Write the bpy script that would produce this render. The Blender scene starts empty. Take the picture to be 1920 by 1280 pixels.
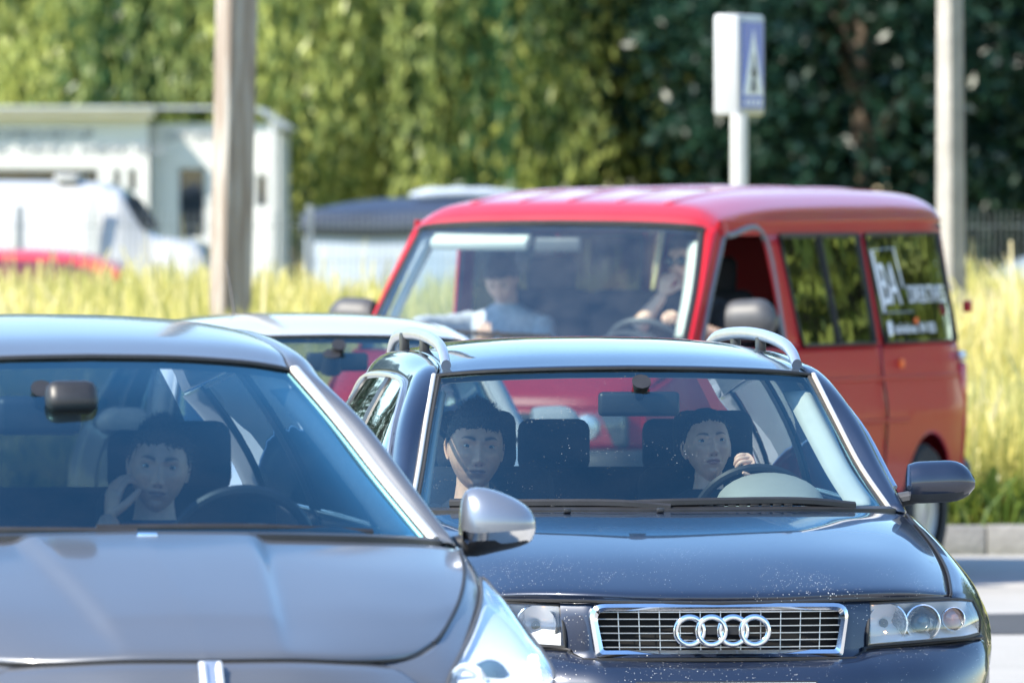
import bpy, bmesh, math, random
import numpy as np
from mathutils import Matrix, Vector, Euler
from math import sin, cos, pi, radians as RAD
random.seed(7)
rng = np.random.default_rng(7)
S = bpy.context.scene
COL = S.collection

# ---------------------------------------------------------------- camera, sky, sun, exposure
FPX, CAMH, HOR = 21333.0, 1.93, 352.0            # focal length in pixels of the 1920 px photograph, eye height, horizon row
cd = bpy.data.cameras.new('camera'); cam = bpy.data.objects.new('camera', cd); COL.objects.link(cam)
cam.location = (0, 0, CAMH)
PITCH = math.atan((640 - HOR) / FPX)
cam.rotation_euler = (pi / 2 - PITCH, 0, 0)
cd.sensor_width = 36; cd.lens = FPX / 1920 * 36; cd.clip_start = 1; cd.clip_end = 2000
cd.dof.use_dof = True; cd.dof.focus_distance = 34.0; cd.dof.aperture_fstop = 0.400 / 0.048
S.camera = cam
SUN_EL, SUN_B = RAD(44), RAD(35)                  # from the left, in front of the cars
sdir = Vector((-cos(SUN_B) * cos(SUN_EL), -sin(SUN_B) * cos(SUN_EL), sin(SUN_EL)))
W = bpy.data.worlds.new('World'); S.world = W; W.use_nodes = True
nt = W.node_tree; sky = nt.nodes.new('ShaderNodeTexSky'); sky.sky_type = 'NISHITA'; sky.sun_disc = False
sky.sun_elevation = SUN_EL; sky.sun_rotation = math.atan2(sdir.x, sdir.y); sky.air_density = 1.4; sky.dust_density = 0.0; sky.ozone_density = 7.0
bg = nt.nodes['Background']; bg.inputs[1].default_value = 0.135; nt.links.new(sky.outputs[0], bg.inputs[0])
sl = bpy.data.lights.new('sun', 'SUN'); sl.energy = 4.4; sl.angle = RAD(0.53); sl.color = (1, .92, .78)
so = bpy.data.objects.new('sun', sl); COL.objects.link(so); so.rotation_euler = sdir.to_track_quat('Z', 'Y').to_euler()
S.view_settings.view_transform = 'Standard'; S.view_settings.look = 'None'; S.view_settings.gamma = 1
S.view_settings.exposure = 1.35
S.render.engine = 'CYCLES'
S.cycles.use_denoising = True; S.cycles.max_bounces = 10; S.cycles.transparent_max_bounces = 24
S.cycles.caustics_reflective = False; S.cycles.caustics_refractive = False; S.cycles.sample_clamp_indirect = 6

# ---------------------------------------------------------------- materials
M = {}
def mat(name, col, rough=.5, metal=0., coat=0., coat_rough=.03, noise=None, bump=None, emis=None, spec=.5, trans=0.):
    m = bpy.data.materials.new(name); m.use_nodes = True; n = m.node_tree; b = n.nodes['Principled BSDF']
    b.inputs['Base Color'].default_value = (*col, 1); b.inputs['Roughness'].default_value = rough
    b.inputs['Metallic'].default_value = metal; b.inputs['Coat Weight'].default_value = coat
    b.inputs['Coat Roughness'].default_value = coat_rough; b.inputs['Coat IOR'].default_value = 1.55; b.inputs['Specular IOR Level'].default_value = spec
    tc = n.nodes.new('ShaderNodeTexCoord')
    if noise:
        t = n.nodes.new('ShaderNodeTexNoise'); t.inputs['Scale'].default_value = noise[0]; t.inputs['Detail'].default_value = 6
        n.links.new(tc.outputs['Object'], t.inputs['Vector'])
        r = n.nodes.new('ShaderNodeMapRange'); r.inputs[1].default_value = .3; r.inputs[2].default_value = .7
        r.inputs[3].default_value = 1 - noise[1]; r.inputs[4].default_value = 1 + noise[1]
        n.links.new(t.outputs[0], r.inputs[0])
        mx = n.nodes.new('ShaderNodeMix'); mx.data_type = 'RGBA'; mx.blend_type = 'MULTIPLY'; mx.inputs[0].default_value = 1
        mx.inputs[6].default_value = (*col, 1); n.links.new(r.outputs[0], mx.inputs[7]); n.links.new(mx.outputs[2], b.inputs['Base Color'])
    if bump:
        t = n.nodes.new('ShaderNodeTexNoise'); t.inputs['Scale'].default_value = bump[0]; t.inputs['Detail'].default_value = 5
        n.links.new(tc.outputs['Object'], t.inputs['Vector'])
        bp = n.nodes.new('ShaderNodeBump'); bp.inputs['Strength'].default_value = bump[1]; bp.inputs['Distance'].default_value = .02
        n.links.new(t.outputs[0], bp.inputs['Height']); n.links.new(bp.outputs[0], b.inputs['Normal'])
    if emis:
        b.inputs['Emission Color'].default_value = (*emis[0], 1); b.inputs['Emission Strength'].default_value = emis[1]
    M[name] = m
    return m

def spots(n, tc, scale, lo, hi, nscale=3., seedoff=0.):
    """mask of small irregular specks, denser where a broad noise is high"""
    v = n.nodes.new('ShaderNodeTexVoronoi'); v.inputs['Scale'].default_value = scale
    mp = n.nodes.new('ShaderNodeMapping'); mp.inputs['Location'].default_value = (seedoff, seedoff * 2, seedoff * .5)
    n.links.new(tc, mp.inputs[0]); n.links.new(mp.outputs[0], v.inputs['Vector'])
    nz = n.nodes.new('ShaderNodeTexNoise'); nz.inputs['Scale'].default_value = nscale; nz.inputs['Detail'].default_value = 3
    n.links.new(mp.outputs[0], nz.inputs['Vector'])
    sep = n.nodes.new('ShaderNodeSeparateColor'); n.links.new(v.outputs['Color'], sep.inputs[0])
    a = n.nodes.new('ShaderNodeMath'); a.operation = 'MULTIPLY'; n.links.new(nz.outputs[0], a.inputs[0]); n.links.new(sep.outputs[0], a.inputs[1])
    r = n.nodes.new('ShaderNodeMapRange'); r.inputs[1].default_value = lo; r.inputs[2].default_value = hi; r.inputs[3].default_value = 0; r.inputs[4].default_value = .42
    n.links.new(a.outputs[0], r.inputs[0])
    c = n.nodes.new('ShaderNodeMath'); c.operation = 'LESS_THAN'; n.links.new(v.outputs['Distance'], c.inputs[0]); n.links.new(r.outputs[0], c.inputs[1])
    return c.outputs[0]

def paint(name, col, metal=.35, rough=.38, coat=1., specks=None, film=.0):
    """car paint: lacquered, with a thin uneven dust film and optional chips and insect marks towards the nose"""
    m = mat(name, col, rough, metal, coat, .035, spec=.45)
    n = m.node_tree; b = n.nodes['Principled BSDF']; tc = n.nodes.new('ShaderNodeTexCoord').outputs['Object']
    src = None
    nz = n.nodes.new('ShaderNodeTexNoise'); nz.inputs['Scale'].default_value = 4; nz.inputs['Detail'].default_value = 8; n.links.new(tc, nz.inputs['Vector'])
    r = n.nodes.new('ShaderNodeMapRange'); r.inputs[1].default_value = .35; r.inputs[2].default_value = .75; r.inputs[3].default_value = film * .3; r.inputs[4].default_value = film
    n.links.new(nz.outputs[0], r.inputs[0])
    mx = n.nodes.new('ShaderNodeMix'); mx.data_type = 'RGBA'; mx.inputs[6].default_value = (*col, 1); mx.inputs[7].default_value = (.34, .31, .27, 1)
    n.links.new(r.outputs[0], mx.inputs[0]); out = mx.outputs[2]
    if specks:
        mk = spots(n, tc, specks[0], specks[1], .75, 3.5)
        sx = n.nodes.new('ShaderNodeSeparateXYZ'); n.links.new(tc, sx.inputs[0])
        g = n.nodes.new('ShaderNodeMapRange'); g.inputs[1].default_value = specks[2]; g.inputs[2].default_value = specks[2] + .35; g.inputs[3].default_value = 1; g.inputs[4].default_value = 0.02
        n.links.new(sx.outputs[1], g.inputs[0])
        w = n.nodes.new('ShaderNodeMath'); w.operation = 'MULTIPLY'; n.links.new(mk, w.inputs[0]); n.links.new(g.outputs[0], w.inputs[1])
        m2 = n.nodes.new('ShaderNodeMix'); m2.data_type = 'RGBA'; m2.inputs[7].default_value = (.62, .6, .56, 1)
        n.links.new(w.outputs[0], m2.inputs[0]); n.links.new(out, m2.inputs[6]); out = m2.outputs[2]
        cw = n.nodes.new('ShaderNodeMath'); cw.operation = 'SUBTRACT'; cw.inputs[0].default_value = coat; n.links.new(w.outputs[0], cw.inputs[1]); cw.use_clamp = True
        n.links.new(cw.outputs[0], b.inputs['Coat Weight'])
    n.links.new(out, b.inputs['Base Color'])
    bn = n.nodes.new('ShaderNodeTexNoise'); bn.inputs['Scale'].default_value = 2.2; n.links.new(tc, bn.inputs['Vector'])
    bp = n.nodes.new('ShaderNodeBump'); bp.inputs['Strength'].default_value = .03; bp.inputs['Distance'].default_value = .02
    n.links.new(bn.outputs[0], bp.inputs['Height']); n.links.new(bp.outputs[0], b.inputs['Coat Normal'])
    return m

def glass(name, tint=(.86, .93, .92), dust=.02, specks=0., wavy=0., refl=1.85, rough=0., refl_col=(.9, .97, 1)):
    m = bpy.data.materials.new(name); m.use_nodes = True; n = m.node_tree; n.nodes.clear()
    o = n.nodes.new('ShaderNodeOutputMaterial'); tr = n.nodes.new('ShaderNodeBsdfTransparent'); tr.inputs[0].default_value = (*tint, 1)
    gl = n.nodes.new('ShaderNodeBsdfGlossy'); gl.inputs['Roughness'].default_value = rough; gl.inputs['Color'].default_value = (*refl_col, 1)  # reflection tint makes the mirrored sky bluer than the sky itself
    fr = n.nodes.new('ShaderNodeFresnel'); ge = n.nodes.new('ShaderNodeNewGeometry'); ir = n.nodes.new('ShaderNodeMapRange'); ir.inputs[3].default_value = 1.52; ir.inputs[4].default_value = 1 / 1.52; n.links.new(ge.outputs['Backfacing'], ir.inputs[0]); n.links.new(ir.outputs[0], fr.inputs[0])  # a thin pane: the same reflectance from both sides
    k = n.nodes.new('ShaderNodeMath'); k.operation = 'MULTIPLY'; k.inputs[1].default_value = refl; k.use_clamp = True; n.links.new(fr.outputs[0], k.inputs[0])
    mx = n.nodes.new('ShaderNodeMixShader'); n.links.new(k.outputs[0], mx.inputs[0]); n.links.new(tr.outputs[0], mx.inputs[1]); n.links.new(gl.outputs[0], mx.inputs[2])
    tc = n.nodes.new('ShaderNodeTexCoord').outputs['Object']
    df = n.nodes.new('ShaderNodeBsdfDiffuse'); df.inputs[0].default_value = (.7, .69, .65, 1)
    nz = n.nodes.new('ShaderNodeTexNoise'); nz.inputs['Scale'].default_value = 7; nz.inputs['Detail'].default_value = 9; n.links.new(tc, nz.inputs['Vector'])
    r = n.nodes.new('ShaderNodeMapRange'); r.inputs[1].default_value = .3; r.inputs[2].default_value = .75; r.inputs[3].default_value = dust * .35; r.inputs[4].default_value = dust * 1.5
    n.links.new(nz.outputs[0], r.inputs[0]); fac = r.outputs[0]
    if specks:
        mk = spots(n, tc, 150, .40, .85, 5., 3.3)
        s = n.nodes.new('ShaderNodeMath'); s.operation = 'MULTIPLY_ADD'; s.use_clamp = True; s.inputs[1].default_value = specks
        n.links.new(mk, s.inputs[0]); n.links.new(fac, s.inputs[2]); fac = s.outputs[0]
    m2 = n.nodes.new('ShaderNodeMixShader'); n.links.new(fac, m2.inputs[0]); n.links.new(mx.outputs[0], m2.inputs[1]); n.links.new(df.outputs[0], m2.inputs[2])
    if wavy:
        bn = n.nodes.new('ShaderNodeTexNoise'); bn.inputs['Scale'].default_value = 3.5; n.links.new(tc, bn.inputs['Vector'])
        bp = n.nodes.new('ShaderNodeBump'); bp.inputs['Strength'].default_value = wavy; bp.inputs['Distance'].default_value = .02
        n.links.new(bn.outputs[0], bp.inputs['Height']); n.links.new(bp.outputs[0], gl.inputs['Normal'])
    n.links.new(m2.outputs[0], o.inputs[0])
    M[name] = m
    return m

paint('navy_paint', (.004, .011, .032), .25, .35, 1., (170, .26, .22), .022)
paint('slate_paint', (.105, .112, .128), .4, .42, .75, None, .03); M['slate_paint'].node_tree.nodes['Principled BSDF'].inputs['Coat Roughness'].default_value = .09; paint('silver_paint', (.22, .24, .28), .6, .32, 1., None, .02)
paint('white_paint', (.46, .47, .48), 0., .35, 1., None, .06)
paint('red_paint', (.40, .008, .017), 0., .36, .14, None, .012); M['red_paint'].node_tree.nodes['Principled BSDF'].inputs['Specular IOR Level'].default_value = .28; paint('red_roof_paint', (.40, .010, .017), 0., .34, .8, None, .03)
paint('far_red_paint', (.45, .03, .04), 0., .4, .8, None, .03)
paint('far_silver_paint', (.5, .52, .55), .6, .35, .8, None, .03)
glass('windscreen_glass', (.62, .70, .70), .003, .35, refl=1.45, refl_col=(.42, .86, 1))
glass('slate_windscreen_glass', (.46, .58, .64), .004, .06, refl=1.75, refl_col=(.36, .84, 1))
glass('van_windscreen_glass', (.84, .93, .92), .020, .12, refl=2.2, refl_col=(.6, .9, 1))
glass('side_glass', (.70, .77, .75), .010, 0., .02); glass('tinted_glass', (.46, .52, .52), .008, 0., .02, 2.0)
glass('privacy_glass', (.10, .12, .12), .006, 0., .10, 2.6)
glass('lens_glass', (.95, .97, .98), .02, .2)
glass('pane_glass', (.5, .55, .58), .01, 0., .05, 1.3)
mat('void_black', (.003, .003, .003), .9); mat('lamp_housing', (.80, .81, .82), .35, .0, .6); mat('rubber', (.012, .012, .013), .55, bump=(60, .1))
mat('black_plastic', (.018, .018, .02), .45, noise=(20, .2))
mat('grey_plastic', (.055, .056, .06), .5, noise=(12, .2))
mat('mirror_grey_plastic', (.16, .165, .175), .5, noise=(12, .12))
mat('chrome', (.82, .83, .85), .10, 1., noise=(9, .06))
mat('satin_silver', (.60, .62, .65), .32, .85, noise=(15, .06))
mat('trim_bright', (.85, .80, .72), .42, .7)  # default for the tube added as the pillar edge's sun highlight
mat('reflector', (.90, .91, .92), .2, .8, bump=(40, .2))
mat('amber_lens', (.42, .22, .16), .15, .2, .6)
mat('projector_lens', (.05, .09, .10), .04, 0., 1.)
mat('bulb_lit', (1, .6, .3), .4, emis=((1, .50, .18), 9))
mat('led_lit', (.9, .95, 1), .3, emis=((.9, .97, 1), 2.2))
mat('seat_cloth', (.012, .013, .016), .85, noise=(60, .25), bump=(180, .15))
mat('headliner', (.07, .07, .075), .9, noise=(40, .1))
mat('dash_plastic', (.055, .057, .06), .55, noise=(30, .2), bump=(200, .1))
mat('dash_pale', (.34, .35, .32), .5, noise=(10, .06))  # sunlight on dark dashboard plastic is put into this pale colour
mat('trim_cream', (.60, .61, .56), .6, noise=(8, .05))
mat('carpet', (.02, .02, .022), .95)
mat('tyre_rubber', (.02, .02, .021), .8, noise=(25, .3), bump=(50, .3))
mat('rim_alloy', (.5, .51, .53), .35, .8)
mat('plate_white', (.78, .78, .76), .4, noise=(15, .05))
mat('paper', (.80, .80, .76), .7, noise=(9, .05))
mat('decal_white', (.82, .83, .84), .5)
mat('decal_orange', (.85, .14, .02), .5)
mat('tail_red', (.5, .01, .012), .2, 0., .8)
mat('lips', (.36, .13, .12), .4); mat('hair_dark', (.018, .012, .009), .5, noise=(120, .5), bump=(150, .5)); mat('hair_brown', (.05, .03, .018), .55, noise=(120, .5), bump=(150, .5))
mat('stubble', (.44, .31, .25), .7, noise=(200, .3)); mat('eye_white', (.75, .74, .72), .2); mat('iris', (.03, .02, .012), .1); mat('nostril', (.16, .075, .06), .8)
mat('shirt_black', (.015, .016, .02), .9, noise=(30, .3)); mat('shirt_navy', (.02, .03, .07), .9, noise=(30, .3)); mat('shirt_grey', (.38, .41, .47), .9, noise=(30, .2))
mat('sunglass', (.005, .005, .006), .08, 0., 1.)
mat('concrete', (.34, .32, .295), .85, noise=(6, .16), bump=(40, .25))
mat('kerb_stone', (.20, .197, .19), .85, noise=(7, .2), bump=(30, .4))
mat('galvanised', (.46, .47, .47), .45, .6, noise=(5, .15))
mat('lamp_post_paint', (.50, .50, .48), .5, .2, noise=(4, .12))
mat('sign_white', (.42, .43, .44), .4, noise=(4, .08)); mat('sign_blue', (.02, .09, .50), .4); mat('sign_black', (.02, .02, .02), .5)
mat('wall_white', (.62, .615, .60), .8, noise=(1.2, .06), bump=(20, .1)); mat('fascia_cream', (.66, .58, .46), .7, noise=(2, .08)); mat('roof_grey', (.42, .45, .48), .5, noise=(2, .1))
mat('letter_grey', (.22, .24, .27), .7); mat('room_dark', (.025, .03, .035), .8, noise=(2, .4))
mat('far_white_paint', (.42, .42, .42), .3, 0., .6, noise=(2, .03)); mat('far_blue', (.018, .03, .06), .6, noise=(2, .2)); mat('far_grey_blue', (.36, .41, .48), .5, noise=(2, .08))
mat('bark', (.10, .075, .055), .9, noise=(5, .4), bump=(14, .8))
mat('fence_wire', (.20, .22, .22), .5, .5)

def pole_wood():
    m = mat('weathered_wood', (.17, .11, .075), .8, noise=None); n = m.node_tree; b = n.nodes['Principled BSDF']
    tc = n.nodes.new('ShaderNodeTexCoord'); mp = n.nodes.new('ShaderNodeMapping'); mp.inputs['Scale'].default_value = (9, 9, .8)
    n.links.new(tc.outputs['Object'], mp.inputs[0])
    t = n.nodes.new('ShaderNodeTexNoise'); t.inputs['Scale'].default_value = 2.2; t.inputs['Detail'].default_value = 9; n.links.new(mp.outputs[0], t.inputs['Vector'])
    cr_ = n.nodes.new('ShaderNodeValToRGB'); e = cr_.color_ramp.elements
    e[0].position = .44; e[0].color = (.25, .20, .165, 1); e[1].position = .74; e[1].color = (.46, .44, .41, 1)
    n.links.new(t.outputs[0], cr_.inputs[0]); n.links.new(cr_.outputs[0], b.inputs['Base Color'])
    bp = n.nodes.new('ShaderNodeBump'); bp.inputs['Strength'].default_value = .5; n.links.new(t.outputs[0], bp.inputs['Height']); n.links.new(bp.outputs[0], b.inputs['Normal'])
pole_wood()

def leafmat(name, c0, c1, transl=.35, attr='tint', c2=None):
    m = bpy.data.materials.new(name); m.use_nodes = True; n = m.node_tree; n.nodes.clear()
    o = n.nodes.new('ShaderNodeOutputMaterial'); at = n.nodes.new('ShaderNodeAttribute'); at.attribute_name = attr
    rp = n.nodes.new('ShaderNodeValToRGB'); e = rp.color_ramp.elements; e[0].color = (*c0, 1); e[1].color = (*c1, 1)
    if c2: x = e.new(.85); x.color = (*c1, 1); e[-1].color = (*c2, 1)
    n.links.new(at.outputs['Fac'], rp.inputs[0])
    d = n.nodes.new('ShaderNodeBsdfDiffuse'); t = n.nodes.new('ShaderNodeBsdfTranslucent'); g = n.nodes.new('ShaderNodeBsdfGlossy'); g.inputs['Roughness'].default_value = .35
    n.links.new(rp.outputs[0], d.inputs[0]); n.links.new(rp.outputs[0], t.inputs[0])
    a = n.nodes.new('ShaderNodeMixShader'); a.inputs[0].default_value = transl; n.links.new(d.outputs[0], a.inputs[1]); n.links.new(t.outputs[0], a.inputs[2])
    b = n.nodes.new('ShaderNodeMixShader'); b.inputs[0].default_value = .025; n.links.new(a.outputs[0], b.inputs[1]); n.links.new(g.outputs[0], b.inputs[2])
    n.links.new(b.outputs[0], o.inputs[0]); M[name] = m
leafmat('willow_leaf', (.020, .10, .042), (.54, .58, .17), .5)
leafmat('dark_leaf', (.006, .024, .019), (.016, .044, .024), .15)  # shade over the back tree row is put into these very dark greens
leafmat('hedge_leaf', (.06, .11, .02), (.26, .28, .06), .3)
leafmat('grass_blade', (.36, .37, .08), (.80, .70, .28), .5, c2=(.78, .68, .44))
leafmat('verge_leaf', (.05, .10, .02), (.20, .24, .04), .3)

def groundmat(name, cols, scale, rough=.9, bump=.3, fine=60):
    m = bpy.data.materials.new(name); m.use_nodes = True; n = m.node_tree; b = n.nodes['Principled BSDF']; b.inputs['Roughness'].default_value = rough
    tc = n.nodes.new('ShaderNodeTexCoord'); t = n.nodes.new('ShaderNodeTexNoise'); t.inputs['Scale'].default_value = scale; t.inputs['Detail'].default_value = 8
    n.links.new(tc.outputs['Object'], t.inputs['Vector'])
    f = n.nodes.new('ShaderNodeTexNoise'); f.inputs['Scale'].default_value = fine; f.inputs['Detail'].default_value = 4; n.links.new(tc.outputs['Object'], f.inputs['Vector'])
    mm = n.nodes.new('ShaderNodeMath'); mm.operation = 'MULTIPLY_ADD'; mm.inputs[1].default_value = .5; n.links.new(f.outputs[0], mm.inputs[0])
    hm = n.nodes.new('ShaderNodeMath'); hm.operation = 'MULTIPLY'; hm.inputs[1].default_value = .5; n.links.new(t.outputs[0], hm.inputs[0]); n.links.new(hm.outputs[0], mm.inputs[2])
    rp = n.nodes.new('ShaderNodeValToRGB'); e = rp.color_ramp.elements; e[0].position = .35; e[1].position = .65
    e[0].color = (*cols[0], 1); e[1].color = (*cols[1], 1); n.links.new(mm.outputs[0], rp.inputs[0]); n.links.new(rp.outputs[0], b.inputs['Base Color'])
    bp = n.nodes.new('ShaderNodeBump'); bp.inputs['Strength'].default_value = bump; n.links.new(f.outputs[0], bp.inputs['Height']); n.links.new(bp.outputs[0], b.inputs['Normal'])
    M[name] = m
groundmat('pale_asphalt', ((.27, .26, .24), (.36, .345, .325)), .8)
groundmat('shadow_asphalt', ((.030, .032, .036), (.05, .052, .056)), 1.5)
groundmat('far_ground', ((.16, .18, .06), (.30, .29, .11)), .15, fine=4)
groundmat('bank_soil', ((.14, .16, .05), (.30, .28, .10)), .6, fine=9)

# ---------------------------------------------------------------- geometry helpers
def cr(P, n):
    """Catmull-Rom resampling of a control polyline (any width) to n points"""
    P = np.asarray(P, float); k = len(P)
    if k == 2: return P[0] + np.linspace(0, 1, n)[:, None] * (P[1] - P[0])
    E = np.vstack([2 * P[0] - P[1], P, 2 * P[-1] - P[-2]])
    t = np.linspace(0, k - 1, n); i = np.minimum(t.astype(int), k - 2); f = (t - i)[:, None]
    a, b, c, d = E[i], E[i + 1], E[i + 2], E[i + 3]
    return .5 * (2 * b + (c - a) * f + (2 * a - 5 * b + 4 * c - d) * f ** 2 + (3 * b - a - 3 * c + d) * f ** 3)
def loft(rows, nu, nv):
    R = np.stack([cr(r, nv) for r in rows]); return cr(R.reshape(len(rows), -1), nu).reshape(nu, nv, 3)
def full(G):
    L = G[:, :0:-1].copy(); L[..., 0] *= -1
    return np.concatenate([L, G], 1)
def flipx(G):
    H = np.array(G, float); H[..., 0] *= -1; return H
def obj(name, verts, faces, m, parent=None, smooth=True):
    me = bpy.data.meshes.new(name); me.from_pydata([tuple(map(float, v)) for v in verts], [], [tuple(map(int, f)) for f in faces])
    if smooth: me.polygons.foreach_set('use_smooth', [True] * len(me.polygons))
    for x in (m if isinstance(m, (list, tuple)) else [m]): me.materials.append(M[x])
    o = bpy.data.objects.new(name, me); COL.objects.link(o)
    if parent: o.parent = parent
    return o
def gfaces(nu, nv, closed_v=False, off=0):
    F = []
    for i in range(nu - 1):
        for j in range(nv - (0 if closed_v else 1)):
            k = (j + 1) % nv; F.append((off + i * nv + j, off + i * nv + k, off + (i + 1) * nv + k, off + (i + 1) * nv + j))
    return F
def grid(name, G, m, parent, thick=0., ref=(0, 2.2, .6)):
    nu, nv = G.shape[:2]; V = G.reshape(-1, 3); F = gfaces(nu, nv)
    a, b, c = V[[f[0] for f in F]], V[[f[1] for f in F]], V[[f[3] for f in F]]
    nn = np.cross(b - a, c - a); s = (nn * (a - np.array(ref))).sum()
    if s < 0: F = [f[::-1] for f in F]
    o = obj(name, V, F, m, parent)
    if thick:
        md = o.modifiers.new('thickness', 'SOLIDIFY'); md.thickness = thick; md.offset = -1
    return o
def pair(name, G, m, parent, thick=0., ref=(0, 2.2, .6)):
    return [grid(name, G, m, parent, thick, ref), grid(name, flipx(G), m, parent, thick, ref)]
class MB:
    """collects shapes into one mesh"""
    def __init__(s): s.v = []; s.f = []; s.mi = []
    def add(s, V, F, mi=0):
        o = len(s.v); s.v += [tuple(map(float, x)) for x in V]; s.f += [tuple(o + int(i) for i in f) for f in F]; s.mi += [mi] * len(F); return s
    def box(s, c, d, mi=0, rot=None):
        V = np.array([(x, y, z) for x in (-.5, .5) for y in (-.5, .5) for z in (-.5, .5)]) * np.array(d)
        if rot is not None: V = V @ np.array(rot.to_3x3()).T
        return s.add(V + np.array(c), [(0, 1, 3, 2), (4, 6, 7, 5), (0, 4, 5, 1), (2, 3, 7, 6), (0, 2, 6, 4), (1, 5, 7, 3)], mi)
    def rbox(s, c, d, r=.02, mi=0, rot=None, seg=2):
        bm = bmesh.new(); bmesh.ops.create_cube(bm, size=1); bmesh.ops.scale(bm, vec=d, verts=bm.verts)
        bmesh.ops.bevel(bm, geom=bm.edges[:], offset=min(r, min(d) * .49), segments=seg, affect='EDGES', profile=.5)
        V = np.array([v.co for v in bm.verts]); F = [[v.index for v in f.verts] for f in bm.faces]; bm.free()
        if rot is not None: V = V @ np.array(rot.to_3x3()).T
        return s.add(V + np.array(c), F, mi)
    def tube(s, path, r, n=8, closed=False, mi=0, sq=(1, 1), cap=True, up=None):
        P = np.asarray(path, float); k = len(P); R = np.broadcast_to(np.asarray(r, float), (k,))
        T = np.gradient(P, axis=0) if not closed else np.roll(P, -1, 0) - np.roll(P, 1, 0)
        T /= np.linalg.norm(T, axis=1)[:, None] + 1e-12
        u = np.array(up if up is not None else ((0, 0, 1) if abs(T[0][2]) < .9 else (1, 0, 0)), float); V = []
        for i in range(k):
            u = u - T[i] * (u @ T[i]); u /= np.linalg.norm(u) + 1e-12; w = np.cross(T[i], u)
            for j in range(n):
                a = 2 * pi * j / n; V.append(P[i] + R[i] * (cos(a) * u * sq[0] + sin(a) * w * sq[1]))
            if up is not None: u = np.array(up, float)
        F = gfaces(k, n, True)
        if closed: F += [((k - 1) * n + j, (k - 1) * n + (j + 1) % n, (j + 1) % n, j) for j in range(n)]
        elif cap: F += [tuple(range(n))[::-1], tuple((k - 1) * n + j for j in range(n))]
        return s.add(V, F, mi)
    def lathe(s, prof, c, axis, n=24, mi=0):
        """prof: (radius, height along axis)"""
        a = Vector(axis).normalized(); q = Vector((0, 0, 1)).rotation_difference(a); V = []
        for r, h in prof:
            for j in range(n):
                t = 2 * pi * j / n; p = q @ Vector((r * cos(t), r * sin(t), h)); V.append((c[0] + p.x, c[1] + p.y, c[2] + p.z))
        return s.add(V, gfaces(len(prof), n, True), mi)
    def sphere(s, c, rad, nu=16, nv=12, mi=0):
        V = []
        for i in range(nv + 1):
            t = pi * i / nv
            for j in range(nu):
                p = 2 * pi * j / nu; V.append((c[0] + rad[0] * sin(t) * cos(p), c[1] + rad[1] * sin(t) * sin(p), c[2] + rad[2] * cos(t)))
        return s.add(V, gfaces(nv + 1, nu, True), mi)
    def prism(s, poly, axis, a, b, mi=0):
        """2-D polygon extruded along axis 0/1/2 from a to b"""
        n = len(poly); V = []
        for t in (a, b):
            for p in poly: q = list(p); q.insert(axis, t); V.append(q)
        return s.add(V, [tuple(range(n))[::-1], tuple(range(n, 2 * n))] + [(i, (i + 1) % n, n + (i + 1) % n, n + i) for i in range(n)], mi)
    def build(s, name, m, parent=None, smooth=True, bevel=0):
        o = obj(name, s.v, s.f, m, parent, smooth)
        if isinstance(m, (list, tuple)): o.data.polygons.foreach_set('material_index', s.mi)
        bm = bmesh.new(); bm.from_mesh(o.data); bmesh.ops.recalc_face_normals(bm, faces=bm.faces); bm.to_mesh(o.data); bm.free()
        if bevel:
            md = o.modifiers.new('edge', 'BEVEL'); md.width = bevel; md.segments = 2; md.limit_method = 'ANGLE'; md.harden_normals = True
        elif smooth and hasattr(o.data, 'set_sharp_from_angle'): o.data.set_sharp_from_angle(angle=RAD(40))
        return o
def tag(o, label=None, cat=None, group=None, kind=None):
    for k, v in (('label', label), ('category', cat), ('group', group), ('kind', kind)):
        if v: o[k] = v
    return o
def empty(name, loc, rz, label, cat, group=None):
    o = bpy.data.objects.new(name, None); COL.objects.link(o); o.location = loc; o.rotation_euler = (0, 0, rz); o.empty_display_size = .3
    return tag(o, label, cat, group)
def seam(parent, *paths, r=.004, m='rubber', name='seam'):
    for p in paths:
        b = MB(); b.tube(cr(p, max(8, 6 * len(p))), r, 6); b.build(name, m, parent)
def copy_tree(o, parent=None):
    c = o.copy(); COL.objects.link(c); c.parent = parent
    for ch in list(o.children): copy_tree(ch, c)
    return c
def text(s, size, m, parent, M4, depth=.004, name='lettering', sx=1.):
    cu = bpy.data.curves.new(name, 'FONT'); cu.body = s; cu.size = size; cu.extrude = depth; cu.align_x = 'LEFT'
    to = bpy.data.objects.new(name, cu); COL.objects.link(to); bpy.context.view_layer.update()
    me = bpy.data.meshes.new_from_object(to.evaluated_get(bpy.context.evaluated_depsgraph_get())); bpy.data.objects.remove(to)
    me.transform(M4 @ Matrix.Diagonal((sx, 1, 1, 1))); me.materials.clear(); me.materials.append(M[m])
    o = bpy.data.objects.new(name, me); COL.objects.link(o); o.parent = parent
    return o

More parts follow.
